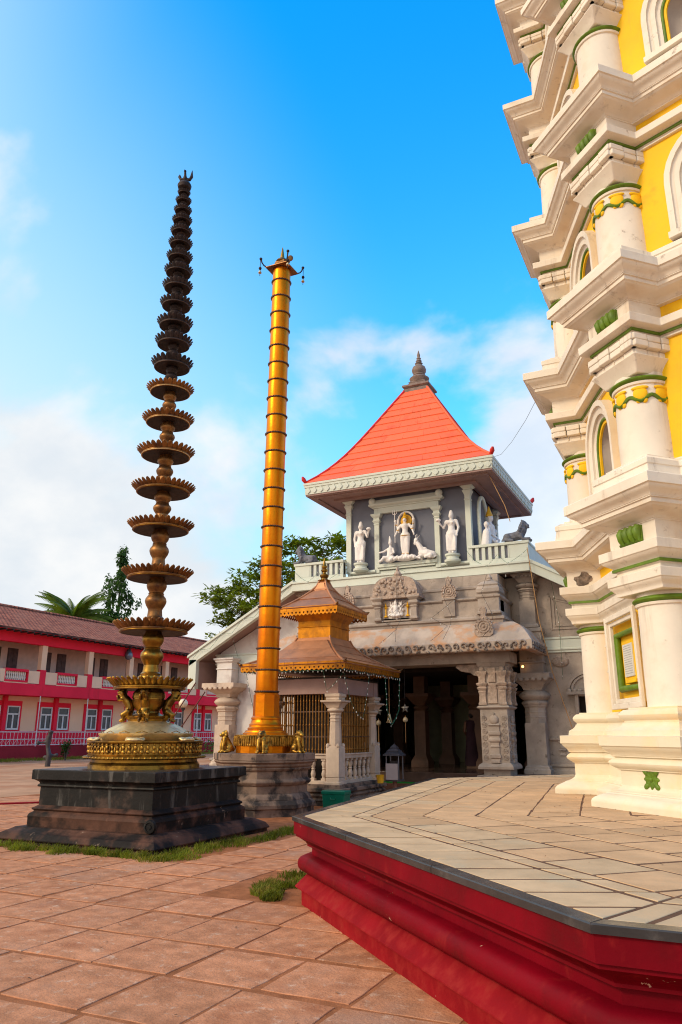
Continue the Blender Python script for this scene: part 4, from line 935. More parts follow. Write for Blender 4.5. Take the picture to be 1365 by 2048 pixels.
# dark inner chamber behind the bars
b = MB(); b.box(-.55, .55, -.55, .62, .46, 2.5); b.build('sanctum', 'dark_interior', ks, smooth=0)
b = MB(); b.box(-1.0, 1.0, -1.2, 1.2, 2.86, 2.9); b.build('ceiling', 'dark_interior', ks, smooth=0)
def hip_sheets(hx0, hy0, z0, hx1, hy1, z1, rows, sag, parent, gap=.006):
    """lapped copper sheets on four concave hips; every sheet its own piece"""
    f = lambda t: (hx0 + (hx1 - hx0) * (1 - (1 - t) ** (1 + sag)), hy0 + (hy1 - hy0) * (1 - (1 - t) ** (1 + sag)), z0 + (z1 - z0) * t)
    f = lambda t: (hx1 + (hx0 - hx1) * (1 - t) ** (1 + sag), hy1 + (hy0 - hy1) * (1 - t) ** (1 + sag), z0 + (z1 - z0) * t)
    for side in range(4):
        for r_ in range(rows):
            t0, t1 = r_ / rows, (r_ + 1) / rows
            a0, a1 = f(t0), f(t1)
            if side % 2 == 0: w0, w1, d0, d1 = a0[0], a1[0], a0[1], a1[1]
            else: w0, w1, d0, d1 = a0[1], a1[1], a0[0], a1[0]
            n = 2 if w0 > .9 else 1; lift = .012
            for k in range(n):
                u0, u1 = -1 + 2 * k / n, -1 + 2 * (k + 1) / n
                P = lambda u, w, d, z: (u * w, -d, z)
                q = [P(u0, w0, d0 + lift, a0[2] + lift), P(u1, w0, d0 + lift, a0[2] + lift), P(u1, w1, d1, a1[2] + .002), P(u0, w1, d1, a1[2] + .002)]
                m = MB(); lo = [(x, y + .02, z - .02) for x, y, z in q]
                m.add(q + lo, [(0, 1, 2, 3), (7, 6, 5, 4), (0, 4, 5, 1), (1, 5, 6, 2), (2, 6, 7, 3), (3, 7, 4, 0)])
                m.xf(Matrix.Rotation(side * pi / 2, 4, 'Z')); m.build('roof_sheet', 'copper_sheet', parent, smooth=0)
    for side in range(4):      # hip rolls
        m = MB(); sx, sy = ((1, -1), (1, 1), (-1, 1), (-1, -1))[side]
        m.tube([(sx * f(t)[0], sy * f(t)[1], f(t)[2] + .02) for t in (0, .2, .4, .6, .8, 1)], .032, 8); m.build('hip_roll', 'copper_sheet', parent, smooth=60)
def pierced_fascia(hx, hy, z0, z1, pitch, parent, mt='aged_gilt'):
    """band of sheet metal with a pierced row and pointed lower edge, one piece per side"""
    for side in range(4):
        L, d = (hx, hy) if side % 2 == 0 else (hy, hx); n = round(2 * L / pitch); p = 2 * L / n; m = MB(); hgt = z1 - z0
        for k in range(n):
            x0 = -L + k * p; xm, x1 = x0 + p / 2, x0 + p; zl = z0 + hgt * .17; hc = z0 + hgt * .36; hr = min(p * .27, hgt * .11)
            o = [(x0, zl), (xm, z0), (x1, zl), (x1, hc), (x1, z0 + hgt * .55), (xm, z0 + hgt * .55), (x0, z0 + hgt * .55), (x0, hc)]
            h = [(xm - hr * .7, hc - hr * .7), (xm, hc - hr * 1.4), (xm + hr * .7, hc - hr * .7), (xm + hr, hc + hr * .3), (xm + hr * .6, hc + hr), (xm, hc + hr * .6), (xm - hr * .6, hc + hr), (xm - hr, hc + hr * .3)]
            vs = [(x, -d, z) for x, z in o] + [(x, -d, z) for x, z in h]
            fs = [(i, (i + 1) % 8, 8 + (i + 1) % 8, 8 + i) for i in range(8)]
            m.add(vs, fs); m.add([(x0, -d, z0 + hgt * .55), (x1, -d, z0 + hgt * .55), (x1, -d, z1), (x0, -d, z1)], [(0, 1, 2, 3)])
        m.xf(Matrix.Rotation(side * pi / 2, 4, 'Z')); o_ = m.build('fascia', mt, parent, smooth=0)
        so_ = o_.modifiers.new('sheet', 'SOLIDIFY'); so_.thickness = .006
rf = MB(); rf.sweep(rect(-1.40, 1.40, -1.70, 1.70), [(-.02, 3.13), (-.02, 3.16), (-.40, 3.36), (-.72, 3.62), (-.93, 3.84)]); rf = rf.build('lower_roof', 'copper_sheet', ks, smooth=0)
hip_sheets(1.44, 1.74, 3.16, .47, .60, 3.93, 4, .75, rf)
pierced_fascia(1.425, 1.725, 3.02, 3.225, .125, rf)
b = MB(); b.sweep(rect(-1.36, 1.36, -1.66, 1.66), [(0, 3.10), (0, 3.125)]); b.build('soffit', 'soffit_pink', rf, smooth=0)
for sx in (-1, 1):
    for sy in (-1, 1): b = MB(); b.ell((0, 0, 0), (.05, .05, .035), 10, 6); b.tube([(0, 0, 0), (sx * .06, sy * .06, .05)], [.03, .012], 6); b.build('hip_knob', 'bronze_brown', rf, smooth=60, loc=(sx * 1.43, sy * 1.73, 3.21))
cl = MB(); c_ = rect(-.46, .46, -.56, .56); cl.sweep(c_, [(0, 3.88), (0, 4.20), (.02, 4.21), (.02, 4.23), (0, 4.24), (.0, 4.36), (.03, 4.42), (.09, 4.50), (.11, 4.56)]); cl = cl.build('clerestory', 'aged_gilt', ks, smooth=20)
rf2 = MB(); rf2.sweep(rect(-.78, .78, -.88, .88), [(-.02, 4.55), (-.02, 4.62), (-.35, 4.85), (-.62, 5.2), (-.70, 5.42)]); rf2 = rf2.build('upper_roof', 'copper_sheet', ks, smooth=0)
hip_sheets(.84, .94, 4.66, .075, .09, 5.50, 3, .55, rf2)
pierced_fascia(.83, .93, 4.46, 4.70, .11, rf2)
for sx in (-1, 1):
    for sy in (-1, 1): b = MB(); b.tube([(0, 0, 0), (sx * .05, sy * .05, .04)], [.045, .012], 6); b.build('hip_knob', 'bronze_brown', rf2, smooth=60, loc=(sx * .83, sy * .93, 4.70))
b = MB(); b.lathe([(.10, 5.46), (.17, 5.50), (.18, 5.51), (.10, 5.53), (.085, 5.57), (.12, 5.63), (.12, 5.66), (.05, 5.70), (.045, 5.73), (.085, 5.77), (.09, 5.80), (.05, 5.84), (.07, 5.86), (.075, 5.90), (.05, 5.93), (.035, 5.99), (.006, 6.13)], 20); b.build('finial', 'brass', ks)
# small things beside the kiosk
t = thing('storage_box', 'green plastic box standing in front of the shrine kiosk', 'box', (-7.92, 16.28, -.02))
b = MB(); b.sweep(rect(-.28, .28, -.16, .16), [(-.02, 0), (0, .30)]); b.build('body', 'green_plastic', t, bevel=.012)
b = MB(); b.sweep(rect(-.28, .28, -.16, .16), [(.012, .30), (.015, .36), (.0, .38)]); b.build('lid', 'green_plastic', t, bevel=.008)
b = MB(); b.tube([(-.07, -.165, .24), (-.05, -.185, .20), (.05, -.185, .20), (.07, -.165, .24)], .012, 6); b.build('handle', 'green_plastic', t, smooth=60)
t = thing('donation_box', 'small steel donation box with tiered roof and white card beside the kiosk', 'box', (-7.72, 19.35, -.02))
b = MB(); b.lathe([(.07, 0), (.06, .03), (.06, .45)], 12); b.build('post', 'step_brown', t)
b = MB()
for sx in (-1, 1):
    for sy in (-1, 1): b.tube([(sx * .17, sy * .15, .42), (sx * .17, sy * .15, 1.08)], .016, 8)
b.box(-.20, .20, -.18, .18, .42, .46); b.build('frame', 'steel', t)
b = MB(); b.sweep(rect(-.24, .24, -.22, .22), [(0, 1.05), (0, 1.08), (-.08, 1.14), (-.07, 1.16), (-.15, 1.23), (-.14, 1.25), (-.22, 1.34), (-.24, 1.38)]); b.build('tiered_roof', 'steel', t)
b = MB(); b.box(-.10, .10, -.08, .08, .46, .92); b.build('money_chest', 'iron_dark', t)
b = MB(); b.box(-.16, .17, -.22, -.212, .46, .86); b.build('card', 'card_white', t, smooth=0)
t = tag(MB().lathe([(.012, .24), (.03, .22), (.04, .16), (.075, .03), (.09, .0), (.08, .0), (.03, .10)], 16).build('temple_bell', 'brass_pale', loc=(-7.80, 19.25, 1.86)), 'brass bell hanging from the kiosk roof corner', 'bell')
b = MB(); b.tube([(0, 0, .24), (0, 0, 1.22)], .010, 6); b.build('hanging_rod', 'rope_tan', t)
tag(MB().lathe([(.085, 0), (.10, .19), (.104, .20), (.09, .20), (.08, .03)], 16).build('yellow_tin', 'yellow_tin', loc=(-7.88, 18.75, .38)), 'small yellow tin standing on the kiosk plinth', 'tin')
# ------------------------------------------------------------------ gate hall with the orange roofed pavilion
gt = thing('temple_gatehouse', 'stone temple gatehouse with pale gabled roof edge and orange roofed statue pavilion', 'temple', (-8.0, 21.0, 0))
FZ = .55
def gbox(name, mt, x0, x1, y0, y1, z0, z1, parent=gt, bevel=.008, smooth=30): return MB().box(x0, x1, y0, y1, z0, z1).build(name, mt, parent, bevel=bevel, smooth=smooth)
gbox('hall_floor', 'hall_floor', -8.2, 8.2, .0, 15, -.05, FZ, bevel=.01)
for sx in (-1, 1): gbox('pillar_footing', 'gate_stone', *sorted((sx * 2.25, sx * 3.9)), -.86, -.002, -.05, FZ - .004)
gbox('step', 'step_brown', -2.245, 2.245, -.80, -.002, -.05, .29)
gbox('step', 'step_brown', -2.245, 2.245, -1.15, -.802, -.05, .14)
# front walls
def wall_xz(name, mt, poly, y0, y1, par=gt): return MB().slab_xz(poly, y0, y1).build(name, mt, par, smooth=0)
WY0, WY1 = .80, 1.15
rk = lambda x: 6.05 - max(0, abs(x) - 3.7) * .555       # underside of the raking roof
wall_xz('wall', 'whitewash', [(-7.0, FZ), (-3.25, FZ), (-3.25, 5.95), (-3.8, 5.95), (-7.0, rk(7.0))], WY0, WY1)
wall_xz('wall', 'gate_stone', [(-3.25, 3.55), (3.25, 3.55), (3.25, 5.95), (-3.25, 5.95)], WY0 + .004, WY1)
wall_xz('wall', 'gate_stone', [(3.25, FZ), (4.66, FZ), (4.66, 5.62), (3.8, 5.95), (3.25, 5.95)], WY0, WY1)
wall_xz('wall', 'gate_stone', [(4.66, 2.56), (5.44, 2.56), (5.44, 5.17), (4.66, 5.6)], WY0, WY1)
wall_xz('wall', 'gate_stone', [(4.66, FZ), (5.44, FZ), (5.44, 1.0), (4.66, 1.0)], WY0, WY1)
wall_xz('wall', 'gate_stone', [(5.44, FZ), (7.0, FZ), (7.0, rk(7.0)), (5.44, 5.16)], WY0, WY1)
gbox('window', 'dark_interior', 4.66, 5.44, 1.0, 1.05, 1.0, 2.56)  # closed panel; the darkness of the room behind is put into its colour
for x in (4.62, 5.40): gbox('window_jamb', 'gate_stone', x, x + .09, .70, .86, 1.0, 2.60)
for k in range(3): MB().tube([(4.85 + .2 * k, .98, 1.0), (4.85 + .2 * k, .98, 2.56)], .012, 6).build('window_bar', 'iron_dark', gt)
gbox('side_wall', 'gate_stone', -7.0, -6.7, 1.15, 15, FZ, 4.1); gbox('side_wall', 'gate_stone', 6.7, 7.0, 1.15, 15, FZ, 4.1)
# arched hood over the right window
b = MB()
for r0, r1, d in ((.62, .55, .06), (.52, .46, .05)):
    for k in range(16):
        a0, a1 = pi * k / 16, pi * (k + 1) / 16
        b.add([(5.05 + r * cos(a), y, 2.72 + r * .8 * sin(a)) for y in (WY0 - d, WY0 + .01) for a, r in ((a0, r0), (a1, r0), (a1, r1), (a0, r1))], [(0, 1, 2, 3), (4, 7, 6, 5), (0, 4, 5, 1), (2, 6, 7, 3)])
b.build('window_hood', 'gate_stone', gt, smooth=40)
b = MB(); b.box(4.42, 5.68, .64, .81, 2.60, 2.68); 
for k in range(9): b.ell((4.49 + .14 * k, .70, 2.70), (.06, .05, .06), 8, 6)
b.build('hood_ledge', 'gate_stone', gt)
# raised panel, string course and dado on the right wall
b = MB()
for (x0, x1, z0, z1, t, d) in ((4.12, 5.6, 4.42, 5.35, .035, .03), (4.22, 5.55, 4.50, 5.25, .03, .025)):
    b.box(x0, x0 + t, WY0 - d, WY0 + .01, z0, z1); b.box(x0, x1, WY0 - d, WY0 + .01, z0 - t, z0)
    b.slab_xz([(x0, z1), (x0, z1 - t), (x1, z1 - t - (x1 - x0) * .3), (x1, z1 - (x1 - x0) * .3)], WY0 - d, WY0 + .01)
b.build('wall_panel', 'gate_stone', gt, smooth=0)
for sx in (-1, 1):
    x0, x1 = sorted((sx * 3.95, sx * 7.1))
    b = MB(); b.sweep(rect(x0, x1, WY0 - .01, WY0 + .02), [(0, 3.74), (.03, 3.75), (.03, 3.80), (.06, 3.82), (.06, 3.86), (.04, 3.87), (.04, 4.10), (.07, 4.12), (.07, 4.17)]); b.build('string_course', 'pale_trim', gt, bevel=.005)
    b = MB(); b.sweep(rect(x0, x1, WY0 - .01, WY0 + .02), [(.05, 1.40), (.07, 1.42), (.07, 1.47)]); b.sweep(rect(x0, x1, WY0 - .01, WY0 + .02), [(.10, FZ), (.10, .64), (.06, .66), (.06, .72), (.10, .74), (.10, .80), (.02, .83)])
    for k in range(8):
        xx_ = sx * (4.18 + .33 * k); b.sweep(rect(xx_ - .07, xx_ + .07, WY0 - .02, WY0), [(.02, 1.02), (.0, 1.06), (-.02, 1.12), (.03, 1.15), (.03, 1.18), (-.02, 1.2), (-.01, 1.3), (.03, 1.36), (.03, 1.41)])
    b.build('dado', 'gate_stone', gt, bevel=.004)
# half-round ventilator carvings
for sx in (-1, 1): MB().ell((sx * 4.3, .80, 3.50), (.24, .08, .16), 14, 8).build('wall_boss', 'carved_stone', gt, smooth=60)
# pilasters
def pilaster(x, yb, w, z0, z1, mt, capw, nm='pilaster'):
    """square shaft, octagonal neck, cushion and bracketed slab"""
    H = z1 - z0; s = w / 2; R = rect(x - s, x + s, yb - s, yb + s); O = ngon(8, s / C22, x, yb, pi / 8)
    b = MB(); b.sweep(R, [(.08, z0), (.08, z0 + .04 * H), (.05, z0 + .055 * H), (.05, z0 + .07 * H), (0, z0 + .085 * H), (0, z0 + .50 * H)])
    b.sweep(O, [(.0, z0 + .495 * H), (0, z0 + .55 * H), (.012, z0 + .552 * H), (.012, z0 + .565 * H), (0, z0 + .567 * H), (0, z0 + .60 * H), (.012, z0 + .602 * H), (.012, z0 + .612 * H), (0, z0 + .615 * H), (0, z0 + .655 * H), (.03, z0 + .665 * H), (.03, z0 + .675 * H), (.07, z0 + .695 * H), (.07, z0 + .71 * H), (.02, z0 + .725 * H)])
    c = H * .725 + z0; hb = H * .105; b.lathe([(s * 1.0, c)] + [(s * 1.05 + s * .52 * sin(pi * t), c + hb * t) for t in (0, .12, .25, .4, .5, .6, .75, .88, 1)] + [(s * .95, c + hb + .01)], 24, x, yb)
    b.sweep(R, [(-.02, c + hb), (.02, c + hb + .10 * H * .4), (capw - s - .06, c + hb + .105 * H), (capw - s - .03, c + hb + .115 * H)])
    b.sweep(R, [(capw - s, c + hb + .116 * H), (capw - s, z1)])
    n = 6
    for k in range(n):       # scalloped edge under the slab
        t = -1 + (2 * k + 1) / n
        b.ell((x + t * (capw - .03), yb - capw + .02, c + hb + .108 * H), ((capw) / n * .8, .03, .02 + .012 * H), 8, 6)
    return b.build(nm, mt, gt, bevel=.006)
for sx in (-1, 1):
    pilaster(sx * 3.57, .62, .54, FZ, 3.17, 'gate_stone', .53)
    pilaster(sx * 6.53, .62, .55, FZ, 3.17, 'kiosk_stone' if sx < 0 else 'gate_stone', .62)
    pilaster(sx * 3.55, .70, .44, 4.44, 6.0, 'gate_stone', .37)
    b = MB(); b.sweep(rect(*sorted((sx * 3.25, sx * 3.89)), .45, .80), [(0, 3.18), (0, 3.45), (.03, 3.46), (.03, 3.50), (0, 3.51), (0, 4.30), (.05, 4.33), (.05, 4.40), (.02, 4.44)]); b.build('pier', 'gate_stone', gt, bevel=.006)
    b = MB(); b.sweep(rect(*sorted((sx * 6.24, sx * 6.82)), .36, .80), [(0, 3.17), (0, 3.62), (.03, 3.63), (.03, 3.66), (.0, 3.67), (0, 3.83), (.06, 3.88), (.06, 3.92), (.10, 3.95), (.10, 4.0)]); b.build('pier', 'whitewash' if sx < 0 else 'gate_stone', gt, bevel=.006)
# roof: pale band, rakes, slab
b = MB(); b.box(-3.8, 3.8, -.02, .16, 5.97, 6.24); b.box(-3.84, 3.84, -.06, .16, 6.20, 6.265); b.build('fascia_band', 'pale_trim', gt, bevel=.008)
for sx in (-1, 1):
    P = [(3.78, 6.27), (7.72, 4.06), (7.72, 3.74), (3.80, 5.95)]
    b = MB(); b.slab_xz([(sx * x, z) for x, z in P], 0, .18); b.build('raking_board', 'pale_trim', gt, smooth=0, bevel=.008)
    b = MB(); b.slab_xz([(sx * x, z) for x, z in ((3.76, 6.33), (7.76, 4.10), (7.78, 4.01), (3.76, 6.23))], -.05, .16); b.build('raking_cap', 'pale_trim', gt, smooth=0, bevel=.006)
    b = MB(); b.box(*sorted((sx * 7.42, sx * 7.73)), .0, .17, 3.0, 3.96); b.build('drop_end', 'pale_trim', gt, bevel=.008)
    b = MB(); b.slab_xz([(sx * x, z) for x, z in ((3.75, 6.18), (7.7, 3.98), (7.7, 3.86), (3.75, 6.02))], .185, 15); b.build('roof_slab', 'soffit_pink', gt, smooth=0)
    b = MB(); b.box(*sorted((sx * 7.45, sx * 7.55)), .18, 15, 3.0, 3.9); b.build('eave_board', 'soffit_pink', gt, smooth=0)
b = MB(); b.box(-3.76, 3.76, .165, 15, 6.03, 6.19); b.build('roof_slab', 'soffit_pink', gt, smooth=0)
# porch pillars
def carved_pillar(sx):
    x = sx * 2.735; w = .365; y0, y1 = -.70, .10
    t = MB(); t.sweep(rect(x - w, x + w, y0, y1), [(-.02, FZ - .01), (-.02, .69), (.10, .70), (.10, .76), (.07, .81), (0, .86), (0, 2.20), (.02, 2.205)] + [(.02 + .05 * sin(pi * k / 6), 2.21 + .09 * k / 6) for k in range(7)] + [(.01, 2.305), (-.02, 2.33), (-.02, 3.30), (.0, 3.32), (.02, 3.36), (.04, 3.41)])
    p = t.build('pillar', 'gate_stone', gt, bevel=.008)
    c = MB()
    for k in range(7):        # stone rosettes in two rows
        for s in (-1, 1):
            xx_, zz = x + s * .265, .99 + .165 * k
            for rr, th in ((.062, .014), (.034, .013)): c.tube([(xx_ + rr * cos(2 * pi * i / 14), y0 - .006, zz + rr * sin(2 * pi * i / 14)) for i in range(15)], th, 6)
            c.ell((xx_, y0 - .01, zz), .018, 8, 6)
            yy_ = (y0 + y1) / 2 + s * .27
            c.tube([(x + w + .006, yy_ + .06 * cos(2 * pi * i / 12), zz + .06 * sin(2 * pi * i / 12)) for i in range(13)], .013, 6)
    c.build('rosettes', 'gate_stone', p, smooth=60, kind='stuff')
    for ax in (0, 1):         # stacked mouldings with an onion top in the middle of the face
        m = MB(); H0 = .86
        prof = [(.0, .0, .13), (.03, .0, .13), (.03, .04, .11), (.0, .10, .12), (.03, .12, .14), (.035, .19, .14), (.0, .21, .11), (.0, .38, .11), (.03, .40, .13), (.0, .43, .10), (.0, .50, .11), (.04, .53, .15), (.045, .58, .16), (.015, .61, .13), (.0, .66, .13), (.04, .70, .16), (.045, .76, .17), (.0, .78, .13), (.0, .90, .13), (.035, .94, .16), (.0, .98, .12)]
        vs = []; cen = x if ax == 0 else (y0 + y1) / 2
        for d, z, hw in prof:
            for s, dd in ((-1, .01), (-1, -.03 - d), (1, -.03 - d), (1, .01)):
                vs.append((cen + s * hw, y0 + dd, H0 + z) if ax == 0 else (x + w - dd, cen + s * hw, H0 + z))
        n = len(prof); fs = [(k * 4 + i, k * 4 + i + 1, k * 4 + 5 + i, k * 4 + 4 + i) for k in range(n - 1) for i in range(3)] + [(0, 1, 2, 3), ((n - 1) * 4, (n - 1) * 4 + 1, (n - 1) * 4 + 2, (n - 1) * 4 + 3)]
        m.add(vs, fs)
        if ax == 0: m.ell((cen, y0 - .02, H0 + 1.08), (.12, .05, .12), 14, 8); m.ell((cen, y0 - .02, H0 + 1.2), (.03, .03, .06), 8, 6)
        else: m.ell((x + w + .02, cen, H0 + 1.08), (.05, .12, .12), 14, 8)
        m.build('moulded_relief', 'gate_stone', p, smooth=35)
    u = MB()                   # paired small pilasters on the upper half
    for s in (-1, 1):
        for ax in (0, 1):
            cx_, cy_ = (x + s * .27, y0) if ax == 0 else (x + w, (y0 + y1) / 2 + s * .28)
            u.sweep(rect(cx_ - .09, cx_ + .09, cy_ - .03, cy_ + .03), [(.02, 2.31), (.02, 2.36), (0, 2.40), (0, 2.60), (.02, 2.66), (.0, 2.68), (.03, 2.72), (.045, 2.76), (.0, 2.79), (.04, 2.82), (.06, 2.87), (.0, 2.90), (.0, 3.02), (.02, 3.08), (.055, 3.14), (.06, 3.18), (.02, 3.2)])
            u.ell((cx_, cy_ - .01, 3.24), (.07, .05, .08), 10, 6)
    u.sweep(rect(x - .12, x + .12, y0 - .015, y0 + .02), [(0, 2.34), (.012, 2.36), (0, 2.38), (0, 2.82), (.012, 2.84), (0, 2.86)]); u.sweep(rect(x - .10, x + .10, y0 - .02, y0 + .02), [(0, 2.9), (0, 3.28)])
    u.build('upper_relief', 'carved_stone', p, smooth=35, bevel=.006)
for sx in (-1, 1): carved_pillar(sx)
b = MB(); b.box(-3.25, 3.25, -.74, .14, 3.412, 3.70); b.build('beam', 'gate_stone', gt, bevel=.01)
for sx in (-1, 1):
    b = MB(); b.box(*sorted((sx * 2.4, sx * 3.07)), .145, 1.0, 3.40, 3.70); b.build('beam', 'gate_stone', gt)
    b = MB(); b.slab_xz([(sx * x, z) for x, z in ((2.36, 3.40), (1.75, 3.40), (1.70, 3.33), (1.85, 3.22), (2.1, 3.18), (2.2, 3.10), (2.36, 3.08))], -.55, -.05); b.build('corbel', 'carved_stone', gt, smooth=0, bevel=.01)
# curved stone eave
ch = rect(-3.30, 3.30, -.60, 1.2)
cv = [(-.30, 4.52), (0, 4.50), (.12, 4.47), (.28, 4.38), (.43, 4.25), (.56, 4.09), (.64, 3.96)]
b = MB(); b.sweep(ch, cv + [(.66, 3.93), (.68, 3.92), (.68, 3.70), (.66, 3.67), (.50, 3.66), (.2, 3.80), (-.3, 3.82)]); ea = b.build('curved_eave', 'chajja_stone', gt, bevel=.01)
lf = MB()
lf.tube([(.085 * cos(a) * (1 - t * .09), -.012, .085 * sin(a) * (1 - t * .09)) for t, a in [(k, radians(200) - k * .62) for k in range(9)]], [.028 - .0018 * k for k in range(9)], 6)
lf.ell((.10, -.01, -.085), (.035, .028, .05), 8, 6, rot=(0, .5, 0)); lf.ell((-.08, -.01, -.095), (.03, .024, .04), 8, 6, rot=(0, -.4, 0)); lf.ell((.01, -.012, -.02), .03, 8, 6)
lfm2 = lf.mesh('leaf_carving', 'dark_carving', 60)
nL = 34
for k in range(nL): rv = random.Random(k); inst('leaf_carving', lfm2, ea, (-3.88 + 7.76 * (k + .5) / nL, -1.285, 3.815 + rv.uniform(-.012, .012)), (0, rv.uniform(-.5, .5), 0), (rv.choice((-1, 1)) * rv.uniform(1.0, 1.25), 1.2, rv.uniform(1.0, 1.2)))
for k in range(7): inst('leaf_carving', lfm2, ea, (3.985, -1.15 + .23 * k, 3.815), (0, 0, pi / 2))
def kudu(name, x, y, z, w, h, parent, mt='carved_stone'):
    """horseshoe gable ornament with rings and a bud"""
    pts = [(-w * .62, 0), (-w * .95, h * .08), (-w, h * .22), (-w * .86, h * .34), (-w * .8, h * .46), (-w * .5, h * .60), (-w * .22, h * .68), (-w * .28, h * .76), (-w * .38, h * .85), (-w * .25, h * .95), (0, h)]
    pts = pts + [(-px, pz) for px, pz in reversed(pts[:-1])]
    b = MB(); b.slab_xz([(x + px, z + pz) for px, pz in pts], y - .05, y + .05)
    for r_ in (.62, .36): b.tube([(x + w * r_ * cos(2 * pi * i / 18), y - .055, z + h * .32 + w * r_ * sin(2 * pi * i / 18)) for i in range(19)], .02, 6)
    b.ell((x, y - .05, z + h * .32), .04, 8, 6)
    for i in range(11):
        a = -.25 * pi + 1.5 * pi * i / 10; b.ell((x + w * .88 * cos(a), y - .045, z + h * .33 + w * .82 * sin(a)), .03, 8, 6)
    return b.build(name, mt, parent, smooth=40)
for x in (-2.72, 2.72): kudu('eave_ornament', x, -1.16, 4.06, .26, .82, gt)
# stepped parapet above the eave
e0 = rect(-3.10, 3.10, -.56, .8)
b = MB(); b.sweep(e0, [(0, 4.49), (0, 4.58), (.05, 4.60), (.05, 4.66), (.02, 4.68), (-.01, 4.70), (-.01, 4.74)]); b.build('parapet_base', 'gate_stone', gt, bevel=.006)
b = MB(); b.sweep(e0, [(-.06, 4.735), (-.06, 5.14), (-.02, 5.16), (0, 5.19), (0, 5.22), (-.04, 5.23), (-.08, 5.25)]); b.build('parapet', 'gate_stone', gt, bevel=.006)
b = MB(); b.sweep(rect(-2.95, 2.95, -.20, .8), [(0, 5.24), (0, 5.52), (.03, 5.54), (.03, 5.60), (-.03, 5.62), (-.03, 5.93)]); b.build('upper_parapet', 'gate_stone', gt, bevel=.006)
for x in (-1.58, 1.60):
    b = MB(); b.sweep(rect(x - .17, x + .17, -.60, -.44), [(0, 4.74), (0, 5.20), (.04, 5.21), (.04, 5.25)]); b.build('parapet_pier', 'gate_stone', gt, bevel=.005)
    kudu('parapet_ornament', x, -.53, 5.25, .23, .64, gt)
for x in (-2.74, 2.74):     # little domed corner turrets
    b = MB(); b.sweep(rect(x - .30, x + .30, -.64, -.10), [(.04, 4.74), (.04, 4.80), (0, 4.82), (0, 5.18), (.04, 5.20), (.05, 5.26), (-.02, 5.27), (-.02, 5.30), (.03, 5.34), (.03, 5.44), (-.02, 5.52), (.0, 5.56), (-.08, 5.64), (-.2, 5.70)]); tr = b.build('corner_turret', 'gate_stone', gt, bevel=.01)
    b = MB(); b.lathe([(.09, 5.68), (.11, 5.71), (.07, 5.74), (.085, 5.78), (.05, 5.82), (.01, 5.90)], 12, x, -.37); b.build('finial', 'gate_stone', tr)
# centre niche with its relief
nc = MB()
for s in (-1, 1): nc.sweep(rect(s * .56 - .09, s * .56 + .09, -.66, -.42), [(.03, 4.74), (.03, 4.80), (0, 4.82), (0, 5.08), (.03, 5.11), (.0, 5.14), (.06, 5.20), (.06, 5.25), (.02, 5.28), (.09, 5.36), (.09, 5.40)])
nc.box(-.66, .66, -.62, -.45, 4.70, 4.745); nc = nc.build('niche_posts', 'gate_stone', gt, bevel=.006)
gbox('niche_back', 'slot_grey', -.50, .50, -.50, -.46, 4.745, 5.41, bevel=0)
b = MB(); vs = []; n = 13        # barrel vault roof of the niche, carved
for y, sc_ in ((-.70, 1), (-.12, 1)):
    for k in range(n):
        a = pi * k / (n - 1); vs.append((.70 * (abs(cos(a)) ** .55) * (1 if cos(a) > 0 else -1), y, 5.41 + .60 * (sin(a) ** .8)))
fs = [(k, k + 1, n + k + 1, n + k) for k in range(n - 1)] + [tuple(range(n)), tuple(range(2 * n - 1, n - 1, -1)), (0, n, 2 * n - 1, n - 1)]
b.add(vs, fs); b.box(-.76, .76, -.73, -.10, 5.36, 5.44)
r_ = random.Random(9)
for k in range(46): b.ell((r_.uniform(-.6, .6), -.71, 5.47 + r_.random() * .45), (.05, .03, .05), 8, 6)
vr = b.build('niche_vault', 'carved_stone', gt, smooth=40)
b = MB(); b.lathe([(.14, 5.98), (.16, 6.02), (.10, 6.06), (.13, 6.12), (.08, 6.18), (.05, 6.22), (.06, 6.26), (.01, 6.36)], 14, 0, -.40); b.build('finial', 'carved_stone', vr)
b = MB()                         # white seated relief figure
b.ell((0, -.54, 5.0), (.20, .05, .22), 16, 8); b.ell((0, -.59, 4.90), (.17, .07, .07)); b.limb([(0, -.60, 4.93), (0, -.61, 5.10)], [.085, .075]); b.ell((0, -.63, 5.22), (.06, .05, .07)); b.limb([(0, -.62, 5.27), (0, -.61, 5.34)], [.045, .02], 8)
for s in (-1, 1):
    b.limb([(.07 * s, -.61, 5.13), (.16 * s, -.60, 5.07), (.13 * s, -.64, 4.97)], [.032, .026, .024], 8); b.limb([(.07 * s, -.61, 5.13), (.17 * s, -.59, 5.18), (.17 * s, -.6, 5.27)], [.03, .024, .022], 8)
    b.limb([(.05 * s, -.62, 4.90), (.19 * s, -.63, 4.88), (.04 * s, -.67, 4.85)], [.05, .045, .035], 8)
for k in range(12): a = 2 * pi * k / 12; b.ell((.2 * cos(a), -.55, 5.03 + .24 * sin(a)), .045, 8, 6)
b.build('niche_relief', 'statue_white', gt, smooth=60, remesh=.014)
gbox('relief_field', 'whitewash', -.46, .46, -.515, -.50, 4.80, 5.32, bevel=0)
for s in (-1, 1):
    b = MB(); b.lathe([(.07, 4.84), (.05, 4.87), (.02, 4.90), (.02, 5.08), (.05, 5.11), (.055, 5.13), (.02, 5.16), (.03, 5.20), (.005, 5.27)], 12, s * .34, -.545); b.build('relief_lamp', 'statue_gold', gt)
